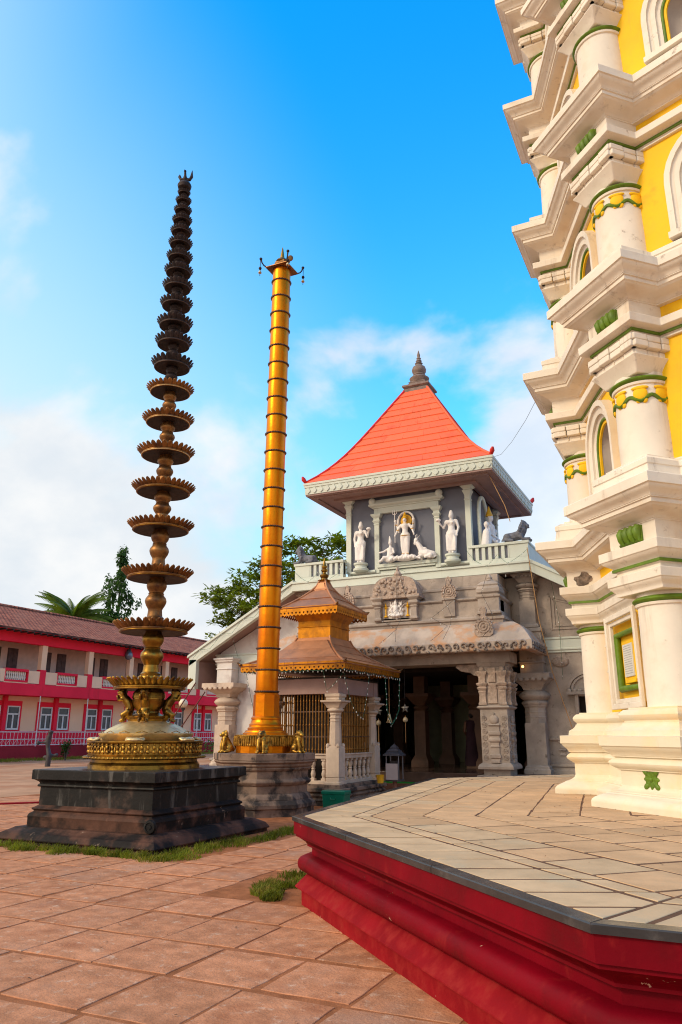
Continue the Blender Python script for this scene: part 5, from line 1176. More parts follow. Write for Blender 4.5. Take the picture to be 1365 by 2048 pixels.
# parapet with slots, each side of the pavilion
for sx in (-1, 1):
    b = MB(); x0, x1 = 2.05, 3.78
    b.box(*sorted((sx * x0, sx * x1)), .12, .34, 6.25, 6.42); b.box(*sorted((sx * (x0 - .02), sx * (x1 + .03))), .09, .37, 6.80, 6.88)
    b.box(*sorted((sx * 3.22, sx * x1)), .12, .34, 6.42, 6.80)
    for k in range(7):
        xx_ = 2.05 + .19 * k; b.box(*sorted((sx * xx_, sx * (xx_ + (.10 if k < 6 else .05)))), .12, .34, 6.42, 6.80)
    b.build('parapet_wall', 'pale_trim', gt, bevel=.006)
    gbox('parapet_recess', 'slot_grey', *sorted((sx * 2.05, sx * 3.22)), .20, .30, 6.42, 6.80, bevel=0)
    b = MB(); b.box(*sorted((sx * 3.56, sx * 3.78)), .345, 4.5, 6.20, 6.80); b.box(*sorted((sx * 3.54, sx * 3.80)), .375, 4.5, 6.80, 6.87); b.build('side_parapet', 'pale_trim', gt, bevel=.006)
# ---- pavilion
PY0, PY1 = .5, 3.7        # wall planes
b = MB(); b.box(-1.98, 1.98, PY0, PY1, 6.19, 8.96); b.build('pavilion_wall', 'grey_wall', gt, smooth=0)
b = MB(); b.sweep(rect(-2.03, 2.03, PY0 - .06, PY1 + .06), [(0, 6.19), (0, 6.45), (-.02, 6.47)]); b.build('pavilion_base', 'pale_trim', gt, bevel=.006)
for x in (-1.52, 1.52):
    MB().tube([(x - .42, PY0 - .10, 6.46), (x + .47, PY0 - .10, 6.46)], .055, 12).build('roll_moulding', 'pale_trim', gt, smooth=60)
for sx in (-1, 1):
    for y in (PY0, PY1):
        b = MB(); x = sx * 1.99; b.sweep(rect(x - .085, x + .085, y - .085, y + .085), [(.01, 6.47), (0, 6.50), (0, 8.40), (.015, 8.41), (.015, 8.44), (.0, 8.46), (.0, 8.55), (.02, 8.62), (.05, 8.68), (.06, 8.70), (.03, 8.72), (.03, 8.77), (.09, 8.82), (.11, 8.84), (.11, 8.93)]); b.build('corner_column', 'pale_trim', gt, bevel=.005)
# framed centre bay
f = MB()
for s in (-1, 1): f.sweep(rect(s * 1.0 - .08, s * 1.0 + .08, PY0 - .10, PY0 + .02), [(0, 6.40), (0, 7.95), (.02, 7.97), (.0, 8.0), (.03, 8.05), (.05, 8.09), (.02, 8.12), (.02, 8.18), (.07, 8.23), (.09, 8.27), (.09, 8.31)])
f.box(-1.08, 1.08, PY0 - .11, PY0 + .02, 8.312, 8.50); f.box(-1.14, 1.14, PY0 - .14, PY0 + .02, 8.50, 8.54); f.sweep(rect(-1.18, 1.18, PY0 - .15, PY0 + .02), [(.0, 8.54), (.06, 8.58), (.06, 8.62), (.0, 8.70), (-.05, 8.78)])
for s in (-1, 1): f.ell((s * 1.12, PY0 - .15, 8.72), (.12, .10, .13), 12, 8)
f.box(-.98, .98, PY0 - .16, PY0 + .02, 6.55, 6.66); f.box(-.92, .92, PY0 - .12, PY0 + .02, 6.48, 6.55); f.build('bay_frame', 'pale_trim', gt, bevel=.006)
for x in (-1.5, 1.5): MB().lathe([(.17, 6.44), (.24, 6.48), (.25, 6.54), (.19, 6.58), (.19, 6.64), (.23, 6.67), (.23, 6.72)], 24, x, PY0 - .22).build('pedestal', 'pale_trim', gt)

def maiden(sx):
    """standing robed figure, one hand raised with a round offering; faces -Y"""
    b = MB()
    b.limb([(0, 0, .10), (.0, 0, .40), (0, .0, .62)], [.10, .12, .135], 12); b.ell((0, 0, .66), (.155, .11, .12)); b.limb([(0, 0, .70), (0, 0, .86), (0, .0, .97)], [.11, .085, .115], 12)
    for s in (-1, 1):
        b.ell((.055 * s, -.08, .97), (.05, .045, .05)); b.ell((.05 * s, -.06, .035), (.04, .085, .03)); b.ell((.115 * s, 0, 1.04), (.05, .05, .045))
        b.limb([(.05 * s, -.01, .62), (.06 * s, -.03, .32), (.05 * s, 0, .06)], [.10, .078, .06], 10)
    b.limb([(0, 0, 1.02), (0, 0, 1.12)], [.05, .042], 10); b.ell((0, -.01, 1.19), (.066, .075, .085)); b.ell((0, -.08, 1.18), (.014, .02, .018), 6, 4); b.limb([(0, .01, 1.24), (0, .015, 1.34)], [.068, .045], 10); b.ell((0, .06, 1.2), (.06, .05, .09))
    b.limb([(sx * .14, 0, 1.03), (sx * .21, -.02, .84), (sx * .27, -.10, .93), (sx * .30, -.14, 1.0)], [.045, .038, .030, .028], 8)       # raised arm
    b.ell((sx * .31, -.15, 1.06), (.075, .07, .05))
    for k in range(5): b.limb([(sx * .30, -.14, 1.0), (sx * (.26 + .025 * k), -.20 + .01 * k, 1.035)], [.013, .009], 6)
    b.limb([(-sx * .14, 0, 1.03), (-sx * .19, .0, .82), (-sx * .16, -.04, .64)], [.045, .036, .028], 8); b.ell((-sx * .155, -.05, .58), (.028, .03, .05))
    for k in range(9): b.limb([(-.13 + .033 * k, -.10 - .02 * sin(k), .60 - .05 * (k % 3)), (-.11 + .028 * k, -.115, .10)], [.012, .02], 6)
    return b
for sx, lab in ((-1, 'white stone maiden statue holding a round offering in the left bay'), (1, 'white stone maiden statue holding a round offering in the right bay')):
    t = thing('maiden_statue', lab, 'statue', (-8 + sx * 1.5, 21 + PY0 - .22, 6.72), (0, 0, 0), 'white statues on the pavilion')
    maiden(-sx).build('figure', 'statue_white', t, smooth=60, remesh=.015, scale=(1.14, 1.1, 1.0))
# centre group
t = thing('deity_statue', 'white and gold four armed standing deity statue with an arched halo in the centre bay', 'statue', (-8.0, 21 + PY0 - .20, 6.66), group='white statues on the pavilion')
b = MB(); b.ell((0, 0, .10), (.36, .16, .10)); 
for k in range(9): b.ell((-.32 + .08 * k, -.10, .09 + .03 * (k % 2)), (.06, .07, .07), 8, 6)
for s in (-1, 1):
    b.limb([(.07 * s, 0, .78), (.075 * s, -.01, .48), (.06 * s, 0, .22)], [.095, .075, .05], 10); b.ell((.06 * s, -.05, .20), (.04, .08, .03))
    b.limb([(.13 * s, 0, 1.16), (.24 * s, -.02, 1.0), (.30 * s, -.06, .86)], [.045, .036, .03], 8); b.ell((.31 * s, -.07, .82), (.03, .03, .045))
    b.limb([(.13 * s, .02, 1.16), (.26 * s, .0, 1.08), (.29 * s, -.04, 1.25)], [.042, .035, .028], 8); b.ell((.30 * s, -.05, 1.30), (.05, .035, .045))
b.ell((0, 0, .82), (.16, .11, .12)); b.limb([(0, 0, .84), (0, 0, 1.0), (0, 0, 1.12)], [.11, .085, .12], 12); b.limb([(0, 0, 1.16), (0, 0, 1.25)], [.05, .042], 8); b.ell((0, -.02, 1.31), (.06, .07, .075)); b.ell((0, -.09, 1.30), (.012, .02, .016), 6, 4)
b.ell((0, -.01, .52), (.10, .07, .34)); b.build('figure', 'statue_white', t, smooth=60, remesh=.016)
b = MB(); b.lathe([(.075, 1.36), (.08, 1.38), (.05, 1.44), (.06, 1.46), (.03, 1.53), (.005, 1.58)], 14); b.build('crown', 'statue_gold', t)
b = MB(); b.tube([(.09 * cos(2 * pi * k / 16), -.005 + .07 * sin(2 * pi * k / 16), 1.19) for k in range(17)], .02, 6)
for s in (-1, 1): b.ell((.24 * s, -.02, 1.0), (.048, .048, .02), 10, 6); b.ell((.065 * s, -.02, .235), (.055, .055, .016), 10, 6); b.ell((.275 * s, -.02, 1.17), (.04, .04, .018), 10, 6)
b.ell((0, -.02, .80), (.165, .118, .018), 14, 6); b.build('jewellery', 'statue_gold', t, smooth=60)
b = MB(); n = 18
ap = [(-.24, .95)] + [(-.26 * cos(pi * k / n), 1.30 + .30 * sin(pi * k / n)) for k in range(n + 1)] + [(.24, .95)]
b.tube([(x, .10, z) for x, z in ap], .035, 8); h = b.build('halo_arch', 'statue_white', t, smooth=60)
b = MB(); b.ell((0, .12, 1.32), (.19, .03, .20), 18, 8); b.build('halo', 'statue_gold', h, smooth=60)
b = MB(); b.tube([(-.31, -.07, .60), (-.31, -.07, 1.50)], .012, 6)
for dx in (-.07, 0, .07): b.tube([(-.31, -.07, 1.50), (-.31 + dx, -.07, 1.54), (-.31 + dx * .9, -.07, 1.66)], [.012, .012, .006], 6)
b.build('trident', 'statue_white', t, smooth=60)
t = thing('kneeling_statue', 'small white seated attendant statue with outstretched arm left of the deity', 'statue', (-8.52, 21 + PY0 - .20, 6.66), group='white statues on the pavilion')
b = MB(); b.ell((0, 0, .12), (.20, .12, .12)); b.limb([(0, 0, .18), (.02, 0, .42)], [.11, .09]); b.limb([(.02, 0, .46), (.02, 0, .56)], [.045, .04], 8); b.ell((.02, -.02, .62), (.055, .06, .07)); b.limb([(.02, 0, .67), (.0, 0, .84)], [.06, .02], 8)
b.limb([(-.06, 0, .44), (-.20, -.03, .36), (-.33, -.05, .34)], [.04, .032, .026], 8); b.limb([(.1, 0, .44), (.16, -.06, .3), (.10, -.1, .26)], [.04, .03, .026], 8)
b.limb([(.0, -.04, .14), (-.16, -.10, .16), (-.26, -.10, .06)], [.075, .06, .045], 8); b.limb([(.04, -.04, .12), (.14, -.12, .12), (.05, -.15, .04)], [.075, .06, .045], 8); b.ell((-.30, -.11, .05), (.05, .04, .04)); b.build('figure', 'statue_white', t, smooth=60, remesh=.015)
t = thing('bull_statue', 'white reclining bull statue with raised head right of the deity', 'statue', (-7.42, 21 + PY0 - .20, 6.66), group='white statues on the pavilion')
b = MB(); b.limb([(.28, .02, .13), (.12, .0, .17), (-.05, 0, .20)], [.12, .14, .12]); b.limb([(-.02, 0, .24), (-.12, -.01, .42), (-.18, -.02, .52)], [.11, .085, .07]); b.ell((.04, 0, .32), (.08, .07, .07)); b.ell((-.22, -.03, .60), (.07, .065, .10)); b.ell((-.25, -.05, .52), (.045, .045, .06))
for s in (-1, 1):
    b.limb([(-.20, .05 * s, .67), (-.20, .10 * s, .74), (-.13, .10 * s, .80)], [.022, .018, .01], 6); b.ell((-.17, .085 * s, .62), (.02, .04, .02), 8, 6)
    b.limb([(-.05, .07 * s, .12), (-.22, .09 * s, .06), (-.08, .1 * s, .03)], [.05, .04, .03], 8); b.limb([(.26, .09 * s, .10), (.10, .12 * s, .05), (.25, .12 * s, .03)], [.07, .045, .03], 8)
b.limb([(.38, 0, .16), (.41, .0, .08), (.36, -.05, .04)], [.02, .015, .02], 6); b.build('figure', 'statue_white', t, smooth=60, remesh=.015)
# side group on the right wall of the pavilion
t = thing('side_deity_statue', 'white and brown seated deity group on the shaded right wall of the pavilion', 'statue', (-8 + 2.45, 21 + 1.15, 6.35), (0, 0, pi / 2), group='white statues on the pavilion')
b = MB(); b.ell((0, 0, .55), (.24, .18, .12)); b.limb([(0, 0, .62), (0, 0, .98)], [.14, .13]); b.ell((0, -.02, 1.22), (.075, .08, .09)); b.limb([(0, 0, 1.05), (0, 0, 1.15)], [.05, .05], 8)
for s in (-1, 1):
    b.limb([(.14 * s, 0, .96), (.26 * s, -.05, .80), (.16 * s, -.18, .70)], [.05, .04, .032], 8); b.limb([(.06 * s, -.05, .58), (.24 * s, -.20, .56), (.10 * s, -.24, .30), (.1 * s, -.25, .12)], [.085, .075, .055, .04], 8)
    b.limb([(.42 * s, 0, .10), (.42 * s, 0, .50), (.40 * s, -.02, .78)], [.10, .13, .10]); b.ell((.40 * s, -.02, .98), (.06, .065, .08)); b.limb([(.34 * s, -.04, .74), (.30 * s, -.14, .60)], [.04, .03], 8)
b.build('figures', 'statue_white', t, smooth=60, remesh=.018)
b = MB(); b.lathe([(.30, 0), (.30, .10), (.22, .14), (.22, .36), (.30, .40), (.30, .45)], 20); b.build('throne', 'statue_brown', t)
b = MB(); b.lathe([(.085, 1.27), (.09, 1.30), (.05, 1.40), (.01, 1.52)], 14); b.build('crown', 'statue_gold', t)
b = MB(); b.tube([(x * 1.0, .16, z) for x, z in [(-.34, .5)] + [(-.36 * cos(pi * k / 14), 1.25 + .5 * sin(pi * k / 14)) for k in range(15)] + [(.34, .5)]], .05, 8); b.build('halo_arch', 'pale_trim', t, smooth=60)
t.scale = (1.25, 1.25, 1.3)
# reclining lions on the parapet
def recumbent_lion():
    b = MB()
    b.limb([(.34, 0, .14), (.12, 0, .16), (-.10, 0, .19)], [.13, .125, .135]); b.limb([(-.10, 0, .20), (-.20, 0, .34)], [.15, .14]); b.ell((-.24, 0, .46), (.12, .125, .12)); b.ell((-.35, 0, .43), (.07, .075, .06)); b.ell((-.38, 0, .375), (.05, .06, .02), 8, 6)
    for s in (-1, 1):
        b.ell((-.20, .09 * s, .57), (.03, .02, .035), 8, 6); b.limb([(-.14, .10 * s, .15), (-.22, .11 * s, .05), (-.42, .11 * s, .04)], [.075, .05, .045], 8)
        b.ell((.30, .11 * s, .13), (.12, .06, .12)); b.limb([(.32, .14 * s, .05), (.12, .15 * s, .035)], [.05, .04], 8)
    for ring, (cx_, cz, R) in enumerate(((-.20, .42, .14), (-.15, .36, .16), (-.11, .29, .165))):
        for k in range(12): a = 2 * pi * k / 12; b.ell((cx_ - .03 * sin(a), R * cos(a), cz + R * sin(a)), .042, 8, 6)
    b.limb([(.46, 0, .12), (.50, .06, .06), (.38, .18, .04)], [.03, .022, .03], 8)
    return b
for sx, lab in ((-1, 'grey reclining lion statue on the left end of the pavilion parapet'), (1, 'grey reclining lion statue on the right end of the pavilion parapet')):
    t = thing('lion_statue', lab, 'statue', (-8 + sx * 3.46, 21.24, 6.875), (0, 0, 0 if sx < 0 else pi), 'grey lions on the parapet')
    recumbent_lion().build('lion_body', 'lion_grey', t, smooth=60, remesh=.016, scale=(.88, .95, 1.06))
# ---- pavilion roof
EX, EY0, EY1 = 3.06, -.60, 4.80; CYR = (EY0 + EY1) / 2; HYR = (EY1 - EY0) / 2
R_ = rect(-EX, EX, EY0, EY1)
b = MB(); b.sweep(R_, [(-.02, 8.90), (-.02, 8.96), (-1.0, 8.965), (-1.0, 8.90)], close=True, cap=False); b.build('eave_soffit', 'soffit_pink', gt, smooth=0)
b = MB(); b.sweep(R_, [(-.30, 8.905), (-.30, 8.86), (-.22, 8.86), (-.22, 8.905)], close=True, cap=False); b.sweep(R_, [(-.86, 8.905), (-.86, 8.83), (-.70, 8.83), (-.70, 8.905)], close=True, cap=False); b.build('soffit_beam', 'soffit_pink', gt, smooth=0)
b = MB(); b.sweep(R_, [(-.06, 8.95), (.0, 8.95), (.0, 9.17), (.025, 9.18), (.025, 9.25), (.045, 9.26), (.045, 9.33), (-.06, 9.335)], cap=False); fa = b.build('eave_fascia', 'pale_trim', gt, bevel=.004)
dp = MB(); prof = [(0, .105), (.035, .10), (.05, .06), (.085, .03), (.075, -.02), (.045, -.05), (.0, -.085)]
dp.slab_xz(prof + [(-x, z) for x, z in reversed(prof[1:-1])], -.03, .0); dm_ = dp.mesh('drop_pendant', 'pale_trim', 0)
for side, (L, c) in enumerate(((EX, 0), (HYR, CYR))):
    n = 27 if side == 0 else 25
    for k in range(n):
        t_ = -L + (k + .5) * 2 * L / n
        if side == 0: inst('drop_pendant', dm_, fa, (t_, EY0, 9.06))
        else: inst('drop_pendant', dm_, fa, (EX, c + t_, 9.06), (0, 0, pi / 2))
TX, TZ0, TZ1 = .42, 9.335, 13.02
def roof_at(t):      # concave hip: t 0 eave .. 1 top
    k = (1 - t); s = .30 * k + .70 * k ** 2.3
    s = .84 * k + .16 * k ** 6
    return TX + (EX - .0 - TX) * s, TX + (HYR - TX) * s, TZ0 + (TZ1 - TZ0) * t
b = MB(); ringz = [k / 14 for k in range(15)]
vs = []; fs = []
for t_ in ringz: hx, hy, z = roof_at(t_); vs += [(-hx, CYR - hy, z - .02), (hx, CYR - hy, z - .02), (hx, CYR + hy, z - .02), (-hx, CYR + hy, z - .02)]
for k in range(14):
    for i in range(4): fs.append((k * 4 + i, k * 4 + (i + 1) % 4, k * 4 + 4 + (i + 1) % 4, k * 4 + 4 + i))
b.add(vs, fs); rf = b.build('pavilion_roof', 'roof_orange', gt, smooth=0)
rr = random.Random(21); rows = 13
for side in (0, 1):
    for r_ in range(rows):
        t0, t1 = r_ / rows, (r_ + 1) / rows; a0, a1 = roof_at(t0), roof_at(t1)
        w0, w1 = (a0[0], a1[0]) if side == 0 else (a0[1], a1[1]); d0, d1 = (a0[1], a1[1]) if side == 0 else (a0[0], a1[0])
        n = max(2, round(2 * w0 / .80)); ed = [-1] + sorted(-1 + 2 * (k + (.5 if r_ % 2 else 0) + rr.uniform(-.12, .12)) / n for k in range(1, n)) + [1]
        ed = [e for i, e in enumerate(ed) if e <= 1 and (i == 0 or e - ed[i - 1] > .04)]
        for k in range(len(ed) - 1):
            u0, u1 = ed[k], ed[k + 1]; lift = .024 + rr.uniform(-.005, .005)
            x0, x1 = u0 * w0 + (.004 if k else 0), u1 * w0 - (.004 if k < len(ed) - 2 else 0); X0, X1 = u0 * w1, u1 * w1
            q = [(x0, -d0 - lift * .6, a0[2] + lift), (x1, -d0 - lift * .6, a0[2] + lift), (X1, -d1, a1[2] + .004), (X0, -d1, a1[2] + .004)]
            lo = [(x, y + .012, z - .022) for x, y, z in q]
            m = MB(); m.add(q + lo, [(0, 1, 2, 3), (7, 6, 5, 4), (0, 4, 5, 1), (1, 5, 6, 2), (2, 6, 7, 3), (3, 7, 4, 0)])
            m.xf(Matrix.Translation((0, CYR, 0)) @ Matrix.Rotation(side * pi / 2, 4, 'Z')); m.build('roof_tile', 'roof_orange', rf, smooth=0)
for sx, sy in ((1, -1), (1, 1), (-1, 1), (-1, -1)):
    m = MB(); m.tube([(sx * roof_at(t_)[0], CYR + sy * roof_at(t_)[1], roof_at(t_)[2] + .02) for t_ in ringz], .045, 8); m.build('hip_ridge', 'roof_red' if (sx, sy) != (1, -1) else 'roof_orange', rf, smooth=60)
    m = MB(); s0 = (sx * (EX - .06), CYR + sy * (HYR - .06), 9.36)
    m.tube([s0, (s0[0] + sx * .06, s0[1] + sy * .06, 9.40), (s0[0] + sx * .10, s0[1] + sy * .10, 9.47), (s0[0] + sx * .13, s0[1] + sy * .13, 9.56)], [.05, .06, .075, .03], 10); m.build('corner_horn', 'roof_red', rf, smooth=60)
b = MB(); b.sweep(rect(-.42, .42, CYR - .42, CYR + .42), [(.03, 12.98), (.03, 13.08), (-.02, 13.12), (.06, 13.18), (.06, 13.24), (-.10, 13.32), (-.13, 13.36), (-.11, 13.40), (-.2, 13.46)]); b.lathe([(.26, 13.45), (.33, 13.54), (.35, 13.60), (.28, 13.66), (.19, 13.70), (.22, 13.74), (.19, 13.78), (.24, 13.86), (.255, 13.95), (.22, 14.05), (.13, 14.12), (.10, 14.16), (.14, 14.20), (.08, 14.25), (.11, 14.30), (.06, 14.35), (.085, 14.40), (.045, 14.46), (.06, 14.52), (.01, 14.72)], 24, 0, CYR)
b.build('roof_finial', 'finial_stone', gt)
# ---- hall interior
b = MB(); b.box(-6.7, 6.7, 14.6, 14.8, FZ, 6.0); b.build('back_wall', 'hall_wall', gt, smooth=0)
gbox('partition', 'hall_wall', -2.6, 1.2, 8.2, 8.35, FZ, 3.6, bevel=0)
hc = MB(); hc.sweep(rect(-.19, .19, -.19, .19), [(.10, FZ), (.10, .72), (.06, .80), (.0, .92), (0, 1.5), (0, 2.3)]); hc.lathe([(.17, 2.28), (.27, 2.4), (.17, 2.52)], 16); hc.sweep(rect(-.19, .19, -.19, .19), [(.0, 2.5), (.2, 2.75), (.2, 2.85), (.0, 2.86), (.0, 3.4)])
hm = hc.mesh('hall_column', 'hall_column')
for x in (-2.6, -.75, 1.1, 2.9):
    for y in (3.4, 6.2): inst('hall_column', hm, gt, (x, y, 0))
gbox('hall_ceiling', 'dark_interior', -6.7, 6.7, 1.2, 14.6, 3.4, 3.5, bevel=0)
tag(MB().box(-1.55, 1.0, -.72, -.22, 0, .012).build('door_mat', 'green_carpet', loc=(-8.0, 21, .291)), 'bright green mat on the step before the temple hall', 'mat')
# lit bulb by the right pilaster
MB().ell((0, 0, 0), .035, 10, 8).build('wall_bulb', 'warm_bulb', gt, smooth=60, loc=(3.36, .30, 3.36))

def person(name, label, loc, rz, top, skirt, seated=False):
    t = thing(name, label, 'person', loc, (0, 0, rz), 'worshippers in the hall')
    b = MB()
    b.limb([(0, 0, .96), (0, 0, 1.15), (0, .01, 1.33)], [.145, .13, .135], 12)
    for s in (-1, 1):
        b.limb([(.09 * s, 0, .92), (.09 * s, -.02, .50), (.085 * s, .01, .09)], [.10, .072, .048], 10); b.ell((.085 * s, -.06, .045), (.045, .12, .04))
        b.limb([(.17 * s, 0, 1.36), (.22 * s, .02, 1.10), (.15 * s, -.16, .98)], [.055, .045, .034], 10)
        hx, hy, hz_ = .13 * s, -.20, .965
        b.ell((hx, hy, hz_), (.035, .045, .02))
        for k in range(4): b.limb([(hx + .012 * (k - 1.5), hy - .03, hz_), (hx + .014 * (k - 1.5), hy - .085 + .008 * abs(k - 1.5), hz_ - .012)], [.009, .008], 6)
        b.limb([(hx - .02 * s, hy, hz_), (hx - .055 * s, hy - .03, hz_)], [.010, .008], 6)
    b.limb([(0, .01, 1.40), (0, 0, 1.48)], [.055, .05], 10); b.ell((0, -.01, 1.56), (.073, .088, .105)); b.ell((0, -.10, 1.55), (.014, .02, .018), 6, 4)
    for s in (-1, 1): b.ell((.075 * s, 0, 1.555), (.012, .02, .03), 6, 4)
    b.build('body', 'skin', t, smooth=60, remesh=.014)
    b = MB(); b.ell((0, .02, 1.60), (.082, .09, .085)); b.ell((0, .10, 1.56), (.06, .055, .06)); b.build('hair', 'hair', t, smooth=60)
    b = MB(); b.lathe([(.245, .07), (.24, .3), (.20, .65), (.175, .95), (.17, 1.0), (.155, 1.1)], 20); b.build('skirt', skirt, t)
    b = MB(); b.lathe([(.165, .99), (.155, 1.15), (.175, 1.32), (.15, 1.42), (.07, 1.45)], 20); b.limb([(.12, -.10, 1.40), (-.05, -.165, 1.15), (-.17, -.05, .95)], [.05, .06, .05], 8); b.build('blouse', top, t, smooth=60)
    return t
person('person', 'woman in a dark sari standing inside the hall between the columns', (-7.05, 24.3, FZ), radians(-160), 'cloth_dark', 'cloth_dark')
person('person', 'person in a wine red wrap standing in the shadow beside the carved pillar', (-6.0, 23.6, FZ), radians(170), 'cloth_wine', 'cloth_wine')
# ------------------------------------------------------------------ long red building
rb = thing('long_house', 'long two storey red and peach building with clay tiled roof behind the lamp', 'building', (-40.0, 37.6, 0))
BAY = 4.33; NB0, NB1 = -3, 8
Y0, Y1 = NB0 * BAY, NB1 * BAY
def rbox(name, mt, x0, x1, y0, y1, z0, z1, par=rb, bevel=0): return MB().box(x0, x1, y0, y1, z0, z1).build(name, mt, par, smooth=0, bevel=bevel)
rbox('plinth', 'house_plinth', -10, .25, Y0, Y1, -.05, .78)
rbox('ground_floor_wall', 'house_peach', -2.2, -1.3, Y0, Y1, .78, 3.93)
rbox('floor_band', 'house_red', -2.2, .10, Y0, Y1, 3.93, 4.66)
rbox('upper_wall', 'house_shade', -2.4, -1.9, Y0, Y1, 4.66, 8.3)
rbox('upper_band', 'house_red', -.35, .06, Y0, Y1, 7.22, 8.06)
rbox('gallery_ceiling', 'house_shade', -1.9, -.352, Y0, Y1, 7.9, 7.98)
rbox('wainscot', 'house_red', -1.32, -1.27, Y0, Y1, .78, 1.72)
b = MB(); b.add([(1.0, Y0 - .6, 7.98), (1.0, Y1 + .6, 7.98), (-6.2, Y1 + .6, 10.55), (-6.2, Y0 - .6, 10.55), (-13.4, Y1 + .6, 7.98), (-13.4, Y0 - .6, 7.98),
                 (.98, Y0 - .6, 7.86), (.98, Y1 + .6, 7.86), (-6.2, Y1 + .6, 10.40), (-6.2, Y0 - .6, 10.40), (-13.4, Y1 + .6, 7.86), (-13.4, Y0 - .6, 7.86)],
                [(0, 1, 2, 3), (3, 2, 4, 5), (6, 9, 8, 7), (9, 11, 10, 8), (0, 6, 7, 1), (1, 7, 8, 2), (2, 8, 10, 4), (0, 3, 9, 6), (3, 5, 11, 9), (4, 10, 11, 5)])
rf_ = b.build('roof', 'clay_roof', rb, smooth=0)
MB().tube([(-6.2, Y0 - .6, 10.56), (-6.2, Y1 + .6, 10.56)], .16, 8).build('ridge', 'clay_roof', rf_)
b = MB()
for k in range(int((Y1 - Y0) / .55)): b.box(.35, .96, Y0 + .55 * k, Y0 + .55 * k + .09, 7.78, 7.88)
b.build('rafter_ends', 'iron_dark', rf_, smooth=0, kind='stuff')
bal = MB()
for k in range(11):
    y = 1.42 + .155 * k; bal.lathe([(.05, 4.86), (.035, 4.92), (.06, 5.02), (.035, 5.15), (.06, 5.28), (.04, 5.40)], 8, -.12, y)
bal_m = bal.mesh('balusters', 'baluster_cream', 40)
br_ = MB(); br_.box(-.24, .02, 1.30, 3.12, 4.74, 4.86); br_.box(-.26, .04, 1.30, 3.12, 5.40, 5.56); br_.box(-.24, .02, 1.27, 1.33, 4.86, 5.40); br_.box(-.24, .02, 3.09, 3.15, 4.86, 5.40); br_m = br_.mesh('balustrade_rail', 'house_red', 0)
pn = MB(); pn.box(-.22, .015, .24, 1.268, 4.70, 5.50); pn.box(-.22, .015, 3.152, 4.08, 4.70, 5.50); pn.box(-.22, .0, 1.27, 3.15, 4.664, 4.74); pn_m = pn.mesh('balustrade_panel', 'house_peach', 0)
pi_ = MB(); pi_.box(-.34, .0, -.22, .22, 5.58, 7.22); pi_m = pi_.mesh('pillar', 'house_peach', 0)
pb_ = MB(); pb_.box(-.34, .04, -.24, .24, 4.66, 5.62); pb_m = pb_.mesh('pillar_base', 'house_red', 0)
dr = MB(); dr.box(-1.94, -1.86, -.42, .42, 4.68, 7.05); dr.box(-1.86, -1.84, -.36, -.02, 4.8, 6.95); dr.box(-1.86, -1.84, .02, .36, 4.8, 6.95); dr_m = dr.mesh('door', 'house_door', 0)
wf = MB(); wf.box(-1.30, -1.16, -.50, .50, 1.80, 1.90); wf.box(-1.30, -1.16, -.50, .50, 3.22, 3.30); wf.box(-1.30, -1.16, -.50, -.42, 1.90, 3.22); wf.box(-1.30, -1.16, .42, .50, 1.90, 3.22); wf.box(-1.30, -1.17, -.42, .42, 2.74, 2.84); wf.box(-1.30, -1.17, -.05, .05, 1.90, 2.74); wf_m = wf.mesh('window', 'house_white', 0)
wg = MB(); wg.box(-1.30, -1.215, -.42, .42, 1.90, 3.22); wg_m = wg.mesh('pane', 'house_glass', 0)
ws = MB(); ws.box(-1.32, -1.235, 1.05, 4.05, 1.72, 3.62); ws.box(-1.30, -1.10, 2.45, 2.75, .78, 3.92); ws_m = ws.mesh('window_surround', 'house_red', 0)
ps = MB(); ps.tube([(.12, 0, 0), (.12, 0, 3.93)], .032, 8); ps_m = ps.mesh('veranda_post', 'house_white', 40)
rl_ = MB()
for z in (1.66, 1.22, .86): rl_.tube([(.12, 0, z), (.12, BAY, z)], .022 if z < 1.5 else .03, 6)
for k in range(15): rl_.tube([(.12, BAY * (k + .5) / 15, .82), (.12, BAY * (k + .5) / 15, 1.66)], .012, 5)
for k in range(8): rl_.tube([(.12, BAY * k / 8, 1.22), (.12, BAY * (k + .5) / 8, .86), (.12, BAY * (k + 1) / 8, 1.22)], .009, 5)
rl_m = rl_.mesh('railing', 'house_white', 40)
for k in range(NB0, NB1):
    y = k * BAY
    inst('pillar', pi_m, rb, (0, y, 0)); inst('pillar_base', pb_m, rb, (0, y, 0)); inst('balustrade_panel', pn_m, rb, (0, y, 0)); q = inst('balustrade_rail', br_m, rb, (0, y, 0)); inst('balusters', bal_m, q)
    for d in (1.95, 3.35): inst('door', dr_m, rb, (0, y + d, 0))
    inst('window_surround', ws_m, rb, (0, y, 0))
    for d in (1.80, 3.35): q = inst('window', wf_m, rb, (0, y + d, 0)); inst('pane', wg_m, q)
    inst('veranda_post', ps_m, rb, (0, y - .1, 0)); inst('railing', rl_m, rb, (0, y, 0))
# hanging lamp on the upper band
t = thing('wall_lamp', 'grey glass lamp hanging on the upper red band of the long house', 'lamp', (-39.7, 45.5, 7.0))
MB().lathe([(.02, 1.0), (.05, .9), (.05, .75), (.16, .7), (.16, .6)], 12).build('fitting', 'iron_dark', t)
MB().lathe([(.15, .62), (.27, .42), (.30, .2), (.22, .0), (.05, -.08)], 16).build('glass_shade', 'steel', t)

